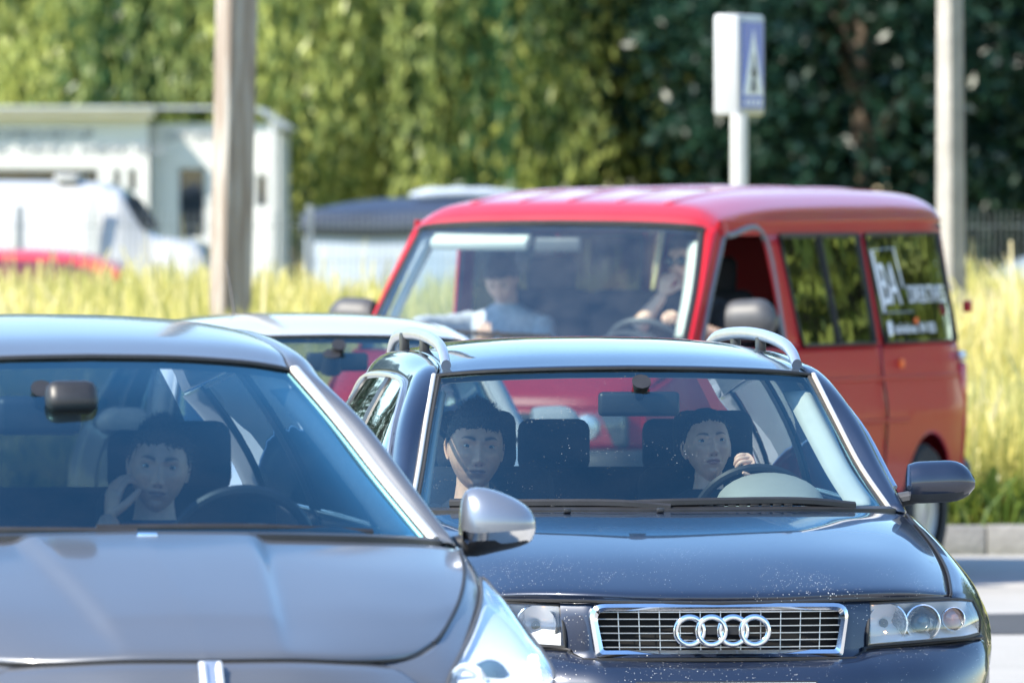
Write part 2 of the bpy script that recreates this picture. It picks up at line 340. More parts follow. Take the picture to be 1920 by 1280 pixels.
# ---------------------------------------------------------------- the setting: ground, road, kerb, bank
def sheet(name, x0, x1, y0, y1, z, m, nx=2, ny=2, zf=None):
    X = np.linspace(x0, x1, nx); Y = np.linspace(y0, y1, ny); G = np.zeros((ny, nx, 3)); G[..., 0] = X[None]; G[..., 1] = Y[:, None]; G[..., 2] = z
    if zf is not None: G[..., 2] = zf(G[..., 0], G[..., 1])
    return tag(grid(name, G, m, None, ref=(0, 0, -50)), kind='structure')
sheet('ground', -900, 900, -300, 1500, -.016, 'far_ground')
sheet('road', -45, 45, -60, 59.82, 0, 'pale_asphalt')
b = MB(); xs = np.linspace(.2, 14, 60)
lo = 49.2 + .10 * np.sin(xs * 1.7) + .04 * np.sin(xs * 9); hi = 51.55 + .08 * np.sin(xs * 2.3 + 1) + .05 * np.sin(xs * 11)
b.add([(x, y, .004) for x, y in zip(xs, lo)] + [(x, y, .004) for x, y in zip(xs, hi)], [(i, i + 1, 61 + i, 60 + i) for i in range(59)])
tag(b.build('road_shadow_band', 'shadow_asphalt'), kind='structure')  # dark strip paints a cast shadow band onto the road
def bank_z(x, y):
    r = np.interp(y, [60.0, 62, 70, 77, 83, 90, 96], [.13, .17, .42, .64, .62, .2, -.03])
    return r + .13 * np.clip((x - 1.) / 3, 0, 1) * np.clip((y - 61) / 12, 0, 1) * np.clip((94 - y) / 8, 0, 1) + .03 * np.sin(x * .9 + y * .5) * (y > 61.5) * (y < 94)
sheet('grass_bank', -60, 60, 60.04, 96, 0, 'bank_soil', 90, 60, bank_z)
kerb = empty('kerb', (0, 60.0, 0), 0, 'grey concrete kerb between the pale road and the grass bank', 'kerb')
kerb['kind'] = 'structure'; del kerb['category']
b = MB(); b.rbox((0, .0, .045), (.996, .20, .21), .012); st = b.build('kerb_stone', 'kerb_stone', kerb)
for i in range(-9, 10):
    o = st if i == -9 else st.copy()
    if i > -9: COL.objects.link(o)
    o.parent = kerb; o.location = (i + random.uniform(-.003, .003), random.uniform(-.004, .004), random.uniform(-.003, .003)); o.rotation_euler.z = random.uniform(-.004, .004)

# ---------------------------------------------------------------- grass, weeds
def blades(name, n, xr, yr, h0, h1, wid, m, tintf, base=bank_z, seed=3, dens=None, bend=.30):
    g = np.random.default_rng(seed); x = g.uniform(*xr, n); y = g.uniform(*yr, n)
    if dens is not None:
        k = g.random(n) < dens(x, y); x, y = x[k], y[k]; n = len(x)
    z = base(x, y) - .02; h = g.uniform(h0, h1, n) * (1 + .22 * np.sin(x * 1.3 + 2 * np.sin(y * .6))); a = g.uniform(0, 2 * pi, n); w = wid * g.uniform(.6, 1.4, n); bd = bend * h * g.random(n); c = g.uniform(0, 2 * pi, n)
    sd = g.random(n) < .30
    dx, dy = np.cos(a), np.sin(a); cx, cy = np.cos(c) * bd, np.sin(c) * bd
    V = np.zeros((n, 8, 3))
    for i, (t, ww) in enumerate(((0, .7), (.5, 1.), (.78, .8), (1., .25))):
        wv = w * ww
        if i >= 2: wv = np.where(sd, w * (2.4 if i == 2 else 1.5), wv)
        px, py, pz = x + cx * t * t, y + cy * t * t, z + h * (t - .12 * t * t * (bd / h > .18))
        V[:, 2 * i] = np.stack([px - dx * wv, py - dy * wv, pz], 1); V[:, 2 * i + 1] = np.stack([px + dx * wv, py + dy * wv, pz], 1)
    B = (np.arange(n) * 8)[:, None, None]; F = (np.array([(0, 1, 3, 2), (2, 3, 5, 4), (4, 5, 7, 6)])[None] + B).reshape(-1, 4)
    me = bpy.data.meshes.new(name); me.vertices.add(n * 8); me.vertices.foreach_set('co', V.ravel())
    me.loops.add(F.size); me.loops.foreach_set('vertex_index', F.ravel().astype(np.int32)); me.polygons.add(len(F)); me.polygons.foreach_set('loop_start', np.arange(0, F.size, 4, dtype=np.int32))
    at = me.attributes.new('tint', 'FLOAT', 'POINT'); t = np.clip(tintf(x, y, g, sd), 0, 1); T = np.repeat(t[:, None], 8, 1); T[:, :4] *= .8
    at.data.foreach_set('value', T.ravel().astype(np.float32)); me.update(); me.materials.append(M[m])
    o = bpy.data.objects.new(name, me); COL.objects.link(o); return o
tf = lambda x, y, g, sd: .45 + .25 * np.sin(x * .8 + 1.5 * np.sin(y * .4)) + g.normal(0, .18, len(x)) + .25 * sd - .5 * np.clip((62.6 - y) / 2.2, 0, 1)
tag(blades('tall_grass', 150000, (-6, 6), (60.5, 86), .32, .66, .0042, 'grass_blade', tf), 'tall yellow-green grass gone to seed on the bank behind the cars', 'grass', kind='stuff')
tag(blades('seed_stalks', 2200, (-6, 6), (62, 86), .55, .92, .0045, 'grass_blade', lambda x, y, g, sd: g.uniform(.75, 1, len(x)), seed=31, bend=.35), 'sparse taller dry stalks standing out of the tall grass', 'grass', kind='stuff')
tag(blades('verge_weeds', 4200, (-4, 6), (60.12, 61.4), .10, .28, .012, 'verge_leaf', lambda x, y, g, sd: g.random(len(x)), seed=9, bend=.8), 'low leafy green weeds spilling along the kerb', 'weeds', kind='stuff')

# ---------------------------------------------------------------- trees
def leafmesh(name, C, size, g, m, tint, aspect=.4, droop=0.):
    n = len(C); d = g.normal(size=(n, 3)); d[:, 2] -= droop; d /= np.linalg.norm(d, axis=1)[:, None]
    r = g.normal(size=(n, 3)); r -= d * (r * d).sum(1)[:, None]; r /= np.linalg.norm(r, axis=1)[:, None]
    L = (size * g.uniform(.6, 1.3, n))[:, None]; a, bb = d * L, r * L * aspect
    V = np.stack([C - a, C - bb * .9 + a * .1, C + a, C + bb * .9 + a * .1], 1)
    F = np.arange(n * 4).reshape(-1, 4)
    me = bpy.data.meshes.new(name); me.vertices.add(n * 4); me.vertices.foreach_set('co', V.ravel())
    me.loops.add(n * 4); me.loops.foreach_set('vertex_index', F.ravel().astype(np.int32)); me.polygons.add(n); me.polygons.foreach_set('loop_start', np.arange(0, n * 4, 4, dtype=np.int32))
    at = me.attributes.new('tint', 'FLOAT', 'POINT'); at.data.foreach_set('value', np.repeat(np.clip(tint, 0, 1), 4).astype(np.float32)); me.update(); me.materials.append(M[m]); return me
def trunk_mesh(h, r, g, limbs=6, spread=2.5):
    b = MB(); p = cr([(0, 0, -.1), (.1 * g.normal(), .1 * g.normal(), h * .35), (.2 * g.normal(), .2 * g.normal(), h * .7), (.3 * g.normal(), .3 * g.normal(), h)], 10); b.tube(p, np.linspace(r, r * .35, 10), 10)
    for i in range(limbs):
        q = p[random.randint(3, 8)]; a = 2 * pi * i / limbs + g.uniform(-.4, .4); s = spread * g.uniform(.6, 1.1)
        b.tube(cr([q, q + np.array((cos(a) * s * .5, sin(a) * s * .5, s * .55)), q + np.array((cos(a) * s, sin(a) * s, s * .75))], 7), np.linspace(r * .4, r * .1, 7), 6)
    return b
def willow(g, R, H, strands):
    C, T = [], []
    for _ in range(strands // 13):
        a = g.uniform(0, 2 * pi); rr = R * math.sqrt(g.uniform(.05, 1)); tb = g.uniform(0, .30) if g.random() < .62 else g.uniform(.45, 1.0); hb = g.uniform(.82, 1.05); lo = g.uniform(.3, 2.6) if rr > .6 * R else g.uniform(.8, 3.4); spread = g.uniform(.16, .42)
        for _ in range(13):
            x, y = rr * cos(a) + g.normal(0, spread), rr * sin(a) + g.normal(0, spread)
            top = H * (.60 + .40 * math.sqrt(max(0, 1 - (rr / R) ** 2))) * hb * g.uniform(.95, 1.03); bot = max(.3, lo + g.normal(0, .35))
            k = max(6, int((top - bot) / .085)); t = np.linspace(0, 1, k); out = .35 * np.sqrt(t) * g.uniform(.2, 1.3); sw = g.normal(0, .10, 2)
            P = np.stack([x + cos(a) * out + sw[0] * t, y + sin(a) * out + sw[1] * t, top + (bot - top) * t], 1) + g.normal(0, .055, (k, 3)); C.append(P)
            T.append(np.full(k, tb) + g.normal(0, .10, k))
    for _ in range(120):      # outer tufts tinted paler, painting sunlit highlights onto the crown
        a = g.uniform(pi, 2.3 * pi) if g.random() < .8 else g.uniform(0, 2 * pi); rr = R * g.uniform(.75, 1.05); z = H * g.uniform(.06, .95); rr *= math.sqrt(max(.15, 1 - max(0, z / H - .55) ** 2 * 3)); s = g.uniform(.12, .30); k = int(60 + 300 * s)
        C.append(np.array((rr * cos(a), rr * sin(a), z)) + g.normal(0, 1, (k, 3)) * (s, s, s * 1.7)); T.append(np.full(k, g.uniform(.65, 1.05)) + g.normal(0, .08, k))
    return np.concatenate(C), np.concatenate(T)
def crown(g, R, z0, z1, clumps, per, cs=.55):
    C, T = [], []
    for _ in range(clumps):
        u = g.normal(size=3); u /= np.linalg.norm(u); rr = g.uniform(.45, 1) ** .5
        c = np.array((u[0] * R * rr, u[1] * R * rr, (z0 + z1) / 2 + u[2] * (z1 - z0) / 2 * rr)); s = cs * g.uniform(.6, 1.5)
        C.append(c + g.normal(0, 1, (per, 3)) * (s, s, s * .6)); T.append(np.full(per, g.uniform(0, .8)) + g.normal(0, .15, per))
    return np.concatenate(C), np.concatenate(T)
def tree(name, label, loc, crown_me, trunk_me, rz=0, sc=1., group=None, cat='tree'):
    e = empty(name, loc, rz, label, cat, group); e.scale = (sc,) * 3
    for nm, me in (('crown', crown_me), ('trunk', trunk_me)):
        o = bpy.data.objects.new(nm, me); COL.objects.link(o); o.parent = e
    return e
gt = np.random.default_rng(21)
def tmesh(b):
    o = b.build('trunk', 'bark'); me = o.data; bpy.data.objects.remove(o); return me
wil = []
for i, (R, H, ns) in enumerate(((5.2, 9.5, 820), (4.6, 8.5, 680))):
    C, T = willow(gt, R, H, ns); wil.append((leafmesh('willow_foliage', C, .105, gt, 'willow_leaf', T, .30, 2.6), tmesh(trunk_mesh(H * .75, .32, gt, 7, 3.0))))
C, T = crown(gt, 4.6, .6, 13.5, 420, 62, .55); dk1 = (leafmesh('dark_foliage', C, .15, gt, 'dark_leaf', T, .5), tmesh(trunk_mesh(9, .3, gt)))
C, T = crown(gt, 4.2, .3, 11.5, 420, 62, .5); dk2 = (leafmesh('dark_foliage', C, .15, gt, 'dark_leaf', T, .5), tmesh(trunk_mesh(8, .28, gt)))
C, T = crown(gt, 4.4, .3, 11., 380, 60, .55); lt1 = (leafmesh('light_foliage', C, .16, gt, 'hedge_leaf', T, .5), tmesh(trunk_mesh(8, .28, gt)))
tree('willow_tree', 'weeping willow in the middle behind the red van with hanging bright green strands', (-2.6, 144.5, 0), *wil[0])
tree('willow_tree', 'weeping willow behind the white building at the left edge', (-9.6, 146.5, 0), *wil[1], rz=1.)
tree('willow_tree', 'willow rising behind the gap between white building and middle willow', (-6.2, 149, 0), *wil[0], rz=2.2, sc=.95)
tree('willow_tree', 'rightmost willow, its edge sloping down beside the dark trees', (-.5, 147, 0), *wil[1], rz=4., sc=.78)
for i, x in enumerate(np.arange(-34, 42, 5.0)):
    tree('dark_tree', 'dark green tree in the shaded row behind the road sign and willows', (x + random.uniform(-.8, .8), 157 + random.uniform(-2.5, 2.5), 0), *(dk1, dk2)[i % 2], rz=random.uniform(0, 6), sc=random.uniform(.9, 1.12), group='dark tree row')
for i in range(9):      # the wood beside the road on the right, mirrored in the van's flank
    tree('broadleaf_tree', 'sunlit green tree of the wood right of the road, mirrored in the van windows', (19 + i * 4.2 + random.uniform(-1, 1), 74 + i * 4.5 + random.uniform(-2, 2), 0), *lt1, rz=random.uniform(0, 6), sc=random.uniform(1.2, 1.5), group='sunlit roadside trees')
for i, (x, y, s) in enumerate(((4.4, 141, .62), (8.2, 143, .8), (1.9, 146, .9), (6.3, 147, .85))):
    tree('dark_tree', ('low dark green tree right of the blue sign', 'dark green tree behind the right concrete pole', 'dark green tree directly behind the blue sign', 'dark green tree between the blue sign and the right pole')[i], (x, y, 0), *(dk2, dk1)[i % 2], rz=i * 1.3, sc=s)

# ---------------------------------------------------------------- concrete poles, road sign, fence
def pole(label, px, Y, w0, w1, top, lean, rz, z0):
    X = (px - 960) * Y / FPX; b = MB(); P = []; k = 12
    for i in range(k):
        t = i / (k - 1); z = z0 + (top - z0) * t; a = w0[0] + (w1[0] - w0[0]) * t; c = w0[1] + (w1[1] - w0[1]) * t; e = .018
        ring = [(-a + e, -c), (a - e, -c), (a, -c + e), (a, c - e), (a - e, c), (-a + e, c), (-a, c - e), (-a, -c + e)]
        P.append([(cos(rz) * x - sin(rz) * y + lean * (z - 1.4), sin(rz) * x + cos(rz) * y, z) for x, y in ring])
    V = [q for r in P for q in r]; b.add(V, gfaces(k, 8, True) + [tuple(range(8)), tuple((k - 1) * 8 + i for i in range(8))])
    o = b.build('concrete_pole', 'weathered_wood'); o.location = (X, Y, 0); o.data.set_sharp_from_angle(angle=RAD(25)); return tag(o, label, 'pole')
pole('thick weathered concrete utility pole left of the red van', 433, 71, (.125, .072), (.125, .072), 11, .022, RAD(42), .3)
def lamp_pole():
    o = pole('tapered pale concrete pole at the right behind the red van', 1783, 76, (.088, .078), (.045, .04), 9, -.004, RAD(44), .4); o.data.materials[0] = M['concrete']
lamp_pole()
sg = empty('crossing_sign', ((1386 - 960) * 64.6 / FPX, 64.6, float(bank_z(np.array(1.3), np.array(64.6)))), -RAD(15), 'white box sign with blue pedestrian crossing face on a grey post behind the red van', 'road sign')
zb = 2.627 - sg.location.z
b = MB(); b.tube([(.0, .0, -.1), (0, 0, zb - .28)], .052, 16); b.build('post', 'lamp_post_paint', sg)
b = MB(); b.rbox((-.07, .28, zb), (.15, .62, .575), .02); b.build('box', 'sign_white', sg)
b = MB(); b.box((.0085, .28, zb), (.006, .50, .49)); bl = b.build('blue_face', 'sign_blue', sg)
b = MB(); b.prism([(.05, zb - .17), (.51, zb - .17), (.28, zb + .21)], 0, .0115, .015); b.build('white_triangle', 'decal_white', bl)
b = MB(); b.sphere((.016, .285, zb + .04), (.004, .022, .026), 10, 6)
for p in ([(.29, .02), (.275, -.07)], [(.275, -.07), (.32, -.15)], [(.275, -.07), (.22, -.15)], [(.285, 0), (.33, -.06)], [(.285, 0), (.235, -.05)]): b.tube([(.016, p[0][0], zb + p[0][1]), (.016, p[1][0], zb + p[1][1])], .010, 6)
b.build('walking_figure', 'sign_black', bl)
for i in range(4): b = MB(); b.box((.0125, .12 + i * .11, zb - .212), (.003, .06, .035)); b.build('crossing_stripe', 'decal_white', bl)
fe = empty('mesh_fence', (0, 98, 0), 0, 'grey wire mesh fence with a bare toothed top running behind the grass', 'fence')
b = MB()
for i in range(50): b.box((-1.225 + i * .05, 0, .86), (.006, .006, 1.68 + .05))
for z in (.1, .5, .9, 1.3, 1.6): b.box((0, .006, z), (2.48, .006, .008))
pn = b.build('mesh_panel', 'fence_wire', fe, False)
b = MB(); b.rbox((0, .04, .88), (.06, .06, 1.8), .006); ps = b.build('post', 'fence_wire', fe)
for i in range(-7, 8):
    for src, dx in ((pn, 1.25), (ps, 0)):
        o = src if i == -7 else src.copy()
        if i > -7: COL.objects.link(o); o.parent = fe
        o.location = (-4.24 + 2.5 * (i + 3) + dx - 7.5 + 7.5, 0, 0)

# ---------------------------------------------------------------- building
bd = empty('white_building', (0, 133, 0), 0, 'low white building with grey lettering and flat roof at the left', 'building')
def bx(px): return (px - 960) * 133 / FPX
def bz(py): return CAMH + (HOR - py) * 133 / FPX
def wallpart(name, x0, x1, z0, z1, y0, y1, m, parent=bd, bev=0):
    b = MB(); b.box(((x0 + x1) / 2, (y0 + y1) / 2, (z0 + z1) / 2), (x1 - x0, y1 - y0, z1 - z0)); return b.build(name, m, parent, False, bev)
# left block with openings left free: pieces of wall round the glass
for x0, x1, p0, p1 in ((-900, 280, 218, 314), (-900, 280, 362, 640), (190, 212, 314, 362), (262, 280, 314, 362), (232, 240, 314, 362)): wallpart('wall', bx(x0), bx(x1), bz(p1), bz(p0), -.35, -.15, 'wall_white')
for x0, x1, p0, p1 in ((280, 332, 232, 640), (332, 388, 232, 312), (388, 478, 232, 640), (332, 388, 448, 640), (478, 504, 232, 325), (478, 504, 390, 640), (504, 524, 232, 640)): wallpart('wall', bx(x0) + .001, bx(x1), bz(p1), bz(p0), 0, .2, 'wall_white')
wallpart('end_wall', bx(521), bx(524) - .003, -.01, bz(245), .201, 5.8, 'wall_white')
wallpart('back_wall', bx(-900), bx(524), -.01, bz(235), 5.8, 6, 'wall_white')
for x0, x1, p0, p1, y in ((-900, 190, 314, 362, -.3), (212, 232, 314, 362, -.3), (240, 262, 314, 362, -.3), (332, 388, 312, 448, .05), (478, 504, 325, 390, .05)):
    w = wallpart('window', bx(x0), bx(x1), bz(p1), bz(p0), y, y + .012, 'pane_glass'); wallpart('dark_backing', bx(x0), bx(x1), bz(p1), bz(p0), y + .08, y + .09, 'room_dark', w)  # dark sheet behind each pane paints in the unlit room
    b = MB(); f = .03
    for (a, c, d, e) in ((bx(x0), bx(x0) + f, bz(p1), bz(p0)), (bx(x1) - f, bx(x1), bz(p1), bz(p0)), (bx(x0) + f, bx(x1) - f, bz(p1), bz(p1) + f), (bx(x0) + f, bx(x1) - f, bz(p0) - f, bz(p0))): b.box(((a + c) / 2, y - .02, (d + e) / 2), (c - a, .04, e - d))
    b.build('window_frame', 'sign_white', w, False)
wallpart('interior_partition', bx(-900), bx(518), -.01, bz(240), 1.2, 1.3, 'room_dark')
b = MB(); b.prism([(-.55, bz(204)), (-.55, bz(219)), (-.12, bz(221)), (-.12, bz(204))], 0, bx(-900), bx(292)); b.build('fascia', 'fascia_cream', bd, False)
b = MB(); x1, xm = bx(537), bx(478); b.add([(bx(-900), -.6, bz(199)), (bx(292), -.6, bz(199.5)), (bx(292.1), -.16, bz(199.5)), (xm, -.16, bz(200)), (x1, -.1, bz(238)), (x1, 6.3, bz(238)), (xm, 6.3, bz(198)), (bx(-900), 6.3, bz(198)), (bx(-900), -.6, bz(204)), (bx(292), -.6, bz(204.5)), (bx(292.1), -.16, bz(204.5)), (xm, -.16, bz(205)), (x1, -.1, bz(243)), (x1, 6.3, bz(243)), (xm, 6.3, bz(203)), (bx(-900), 6.3, bz(203))],
    [(0, 1, 2, 3, 6, 7), (3, 4, 5, 6), (8, 15, 14, 11, 10, 9), (11, 14, 13, 12)] + [(i, 8 + i, 8 + (i + 1) % 8, (i + 1) % 8) for i in range(8)]); b.build('roof', 'roof_grey', bd, False)
b = MB(); b.tube([(bx(514), -.25, -.02), (bx(514), -.25, bz(232))], .045, 10); b.build('porch_post', 'sign_white', bd)
RX = Matrix.Rotation(pi / 2, 4, 'X')
for s, px, py, sz, sx in (('THMBOUSET-UP', -12, 262, .17, .95), ('OVEC TORNICA AMERSKI SELAI', -40, 290, .165, .92)):
    x_ = bx(px)
    for w_ in s.split():
        o = text(w_, sz, 'letter_grey', bd, Matrix.Translation((x_, -.358, bz(py))) @ RX, .006, 'lettering', sx); x_ = max(v.co.x for v in o.data.vertices) + .06
text('JOKY JARK', .14, 'letter_grey', bd, Matrix.Translation((bx(313), -.008, bz(262))) @ RX, .006, 'lettering', .9)

# ---------------------------------------------------------------- parked vehicles in the distance
def far_car(label, loc, rz, m, prof, glassp, half=.82, name='parked_car', cat='car', strip=None):
    """side profile (x along the car, z) swept over the width with a rounded, inward-leaning greenhouse"""
    e = empty(name, loc, rz, label, cat); P = cr(np.array([(x, 0, z) for x, z in prof]), 60); belt = .9
    rows = []
    for w in (0, .6, .86, .97, 1.0):
        Q = P.copy(); Q[:, 1] = -half * w * np.where(P[:, 2] > belt, 1 - .16 * np.clip((P[:, 2] - belt) / .5, 0, 1), 1); Q[:, 2] -= .05 * max(0, w - .8) / .2 * (P[:, 2] > .5); rows.append(Q)
    low = rows[-1].copy(); low[:, 2] = np.where(low[:, 2] > belt, belt, low[:, 2]); low[:, 1] = -half; rows.append(low)
    low = low.copy(); low[:, 2] = np.minimum(low[:, 2], .25); rows.append(low)
    G = np.stack(rows); L = G[:0:-1].copy(); L[..., 1] *= -1; G = np.concatenate([L, G]); grid('body', G, m, e, ref=(P[:, 0].mean(), 0, .5))
    for poly in glassp:
        for sgn in (-1, 1):
            b = MB(); V = [(x, sgn * (half * (1 - .16 * min(1, max(0, (z - belt) / .5))) + .006), z) for x, z in poly]; b.add(V, [tuple(range(len(V)))]); b.build('side_window', 'pane_glass' if m != 'x' else m, e, False)
    x0, x1 = min(p[0] for p in prof), max(p[0] for p in prof); Lr = x1 - x0
    for fx in (.19, .80):
        for sgn in (-1, 1):
            b = MB(); b.lathe([(.02, -.1), (.30, -.1), (.32, -.06), (.32, .06), (.30, .1), (.02, .1)], (x0 + Lr * fx, sgn * (half - .09), .32), (0, 1, 0), 20); b.build('wheel', 'tyre_rubber', e)
    return e
car_prof = [(-2.1, .3), (-2.15, .7), (-2.0, .92), (-1.75, 1.0), (-1.2, 1.36), (-.5, 1.44), (.2, 1.41), (.55, 1.3), (1.0, .98), (1.6, .88), (2.05, .72), (2.1, .3)]
gl = [[(-1.45, .98), (-1.1, 1.28), (-.62, 1.36), (-.6, .97)], [(-.52, .97), (-.54, 1.36), (.12, 1.34), (.35, 1.26), (.75, .96)]]
far_car('red car parked behind the grass in front of the white van, its roof showing', (-3.8, 95, -.02), 0, 'far_red_paint', car_prof, gl)
far_car('silver car parked behind the grass at the right edge, only its roof showing', (5.35, 92.5, 0), RAD(4), 'far_silver_paint', car_prof, gl)
wv = far_car('white panel van with sloping nose parked before the white building', (-5.1, 107, 0), RAD(-3), 'far_white_paint',
    [(-2.4, .3), (-2.45, 1.7), (-2.3, 1.94), (-1.2, 2.0), (.9, 1.99), (1.30, 1.97), (1.38, 1.94), (1.50, 1.88), (1.74, 1.52), (2.0, 1.45), (2.22, 1.38), (2.36, 1.0), (2.37, .3)], [[(1.42, 1.42), (1.44, 1.80), (1.50, 1.80), (1.68, 1.46)]], .92, 'parked_van', 'van')
b = MB(); b.rbox((.98, -.3, 2.02), (.22, 1.0, .07), .02); b.build('roof_vent', 'far_white_paint', wv); b = MB(); b.rbox((-.1, -.2, 2.03), (.08, .3, .08), .02); b.build('roof_aerial_base', 'far_white_paint', wv)
b = MB(); b.add([(1.545, -.66, 1.845), (1.545, .66, 1.845), (1.745, .72, 1.545), (1.745, -.72, 1.545)], [(0, 1, 2, 3)]); b.build('windscreen', 'void_black', wv, False)
b = MB(); b.box((1.25, -.932, 1.3), (.12, .012, 1.1)); b.build('door_pillar_strip', 'sign_white', wv, False)
tr = empty('covered_trailer', (-.95, 105, 0), RAD(2), 'pale blue-grey trailer under a dark blue tarpaulin behind the red van', 'trailer')
b = MB(); b.rbox((.2, 0, 1.08), (2.3, 1.6, 1.0), .03); b.build('box', 'far_grey_blue', tr)
b = MB(); rows = [[(-.98, y, 1.50), (-.93, y, min(zt, 1.70)), (-.3, y, zt + .03 * sin(y * 3)), (.5, y, zt + .02), (1.3, y, min(zt, 1.73)), (1.38, y, 1.50)] for y, zt in ((-.84, 1.50), (-.80, 1.70), (-.4, 1.79), (0, 1.81), (.4, 1.79), (.80, 1.70), (.84, 1.5))]; grid('tarpaulin', loft(rows, 14, 24), 'far_blue', tr, .01, ref=(0, 0, 1))
b = MB(); b.tube(cr([(.0, -.3, 1.86), (.5, -.32, 1.88), (1.1, -.3, 1.85)], 10), np.array([.02, .05, .06, .05, .06, .05, .06, .05, .04, .02]), 10); b.build('rolled_cover', 'far_grey_blue', tr)
for sx in (-.5, .9):
    for sgn in (-1, 1): b = MB(); b.lathe([(.02, -.09), (.28, -.09), (.3, 0), (.28, .09), (.02, .09)], (sx, sgn * .6, .30), (0, 1, 0), 18); b.build('wheel', 'tyre_rubber', tr)
b = MB()
for sgn in (-1, 1): b.box((.2, sgn * .45, .45), (2.0, .07, .3))
b.build('chassis', 'black_plastic', tr)

# ---------------------------------------------------------------- cars in the queue
def wheel(parent, x, y, r=.31, w=.2, steer=0.):
    s = 1 if x > 0 else -1; b = MB(); wi = w / 2
    b.lathe([(r * .66, -wi), (r * .92, -wi), (r, -wi * .7), (r, wi * .7), (r * .92, wi), (r * .66, wi)], (x, y, r), (1, 0, 0), 28); t = b.build('wheel', 'tyre_rubber', parent)
    b = MB(); b.lathe([(r * .68, -wi), (r * .66, wi * .75 * s), (r * .58, wi * .6 * s), (r * .15, wi * .8 * s), (.001, wi * .85 * s)], (x, y, r), (1, 0, 0), 28); b.build('rim', 'rim_alloy', t)
def headrest_seat(parent, x, y, z=.42, w=.48, hr=True, m='seat_cloth', top=1.0, hz=1.13, hw=.25, hh=.19):
    b = MB(); b.rbox((x, y - .25, z), (w, .52, .16), .06, 0, None, 3); rot = Matrix.Rotation(RAD(-14), 4, 'X')
    s = b.build('seat', m, parent)
    b = MB(); b.rbox((x, y + .10, (z + top) / 2 + .03), (w, .13, top - z + .05), .055, 0, Matrix.Rotation(RAD(-9), 4, 'X'), 3); b.build('backrest', m, s)
    if hr:
        b = MB(); b.rbox((x, y + .17, hz), (hw, .09, hh), .04, 0, Matrix.Rotation(RAD(-6), 4, 'X'), 3)
        for d in (-.06, .06): b.tube([(x + d, y + .17, top - .06), (x + d, y + .17, hz - hh * .4)], .007, 6)
        b.build('headrest', m, s)
def steering(parent, c, r=.185, tilt=25, m='black_plastic'):
    b = MB(); a = np.linspace(0, 2 * pi, 40, endpoint=False); q = Matrix.Rotation(RAD(tilt), 3, 'X'); ring = []
    for t in a: v = q @ Vector((r * cos(t), 0, r * sin(t))); ring.append((c[0] + v.x, c[1] + v.y, c[2] + v.z))
    b.tube(ring, .0155, 8, True); w = b.build('steering_wheel', m, parent)
    b = MB(); b.rbox(c, (.17, .05, .15), .05, 0, Matrix.Rotation(RAD(tilt), 4, 'X'), 3); b.build('hub', m, w)
    b = MB()
    for s in (-1, 1): b.rbox((c[0] + s * .11, c[1], c[2]), (.12, .02, .04), .01, 0, Matrix.Rotation(RAD(tilt), 4, 'X'))
    b.build('spokes', m, w)
def side_pt(sp, y, t):
    """point on the tumblehome of the greenhouse: t = 0 at the belt, 1 at the roof rail"""
    b = np.array([np.interp(y, sp['belt'][:, 1], sp['belt'][:, i]) for i in (0, 2)]); r = np.array([np.interp(y, sp['rail'][:, 1], sp['rail'][:, i]) for i in (0, 2)])
    p = b + (r - b) * t; p[0] += .022 * 4 * t * (1 - t); return np.array((p[0], y, p[1]))
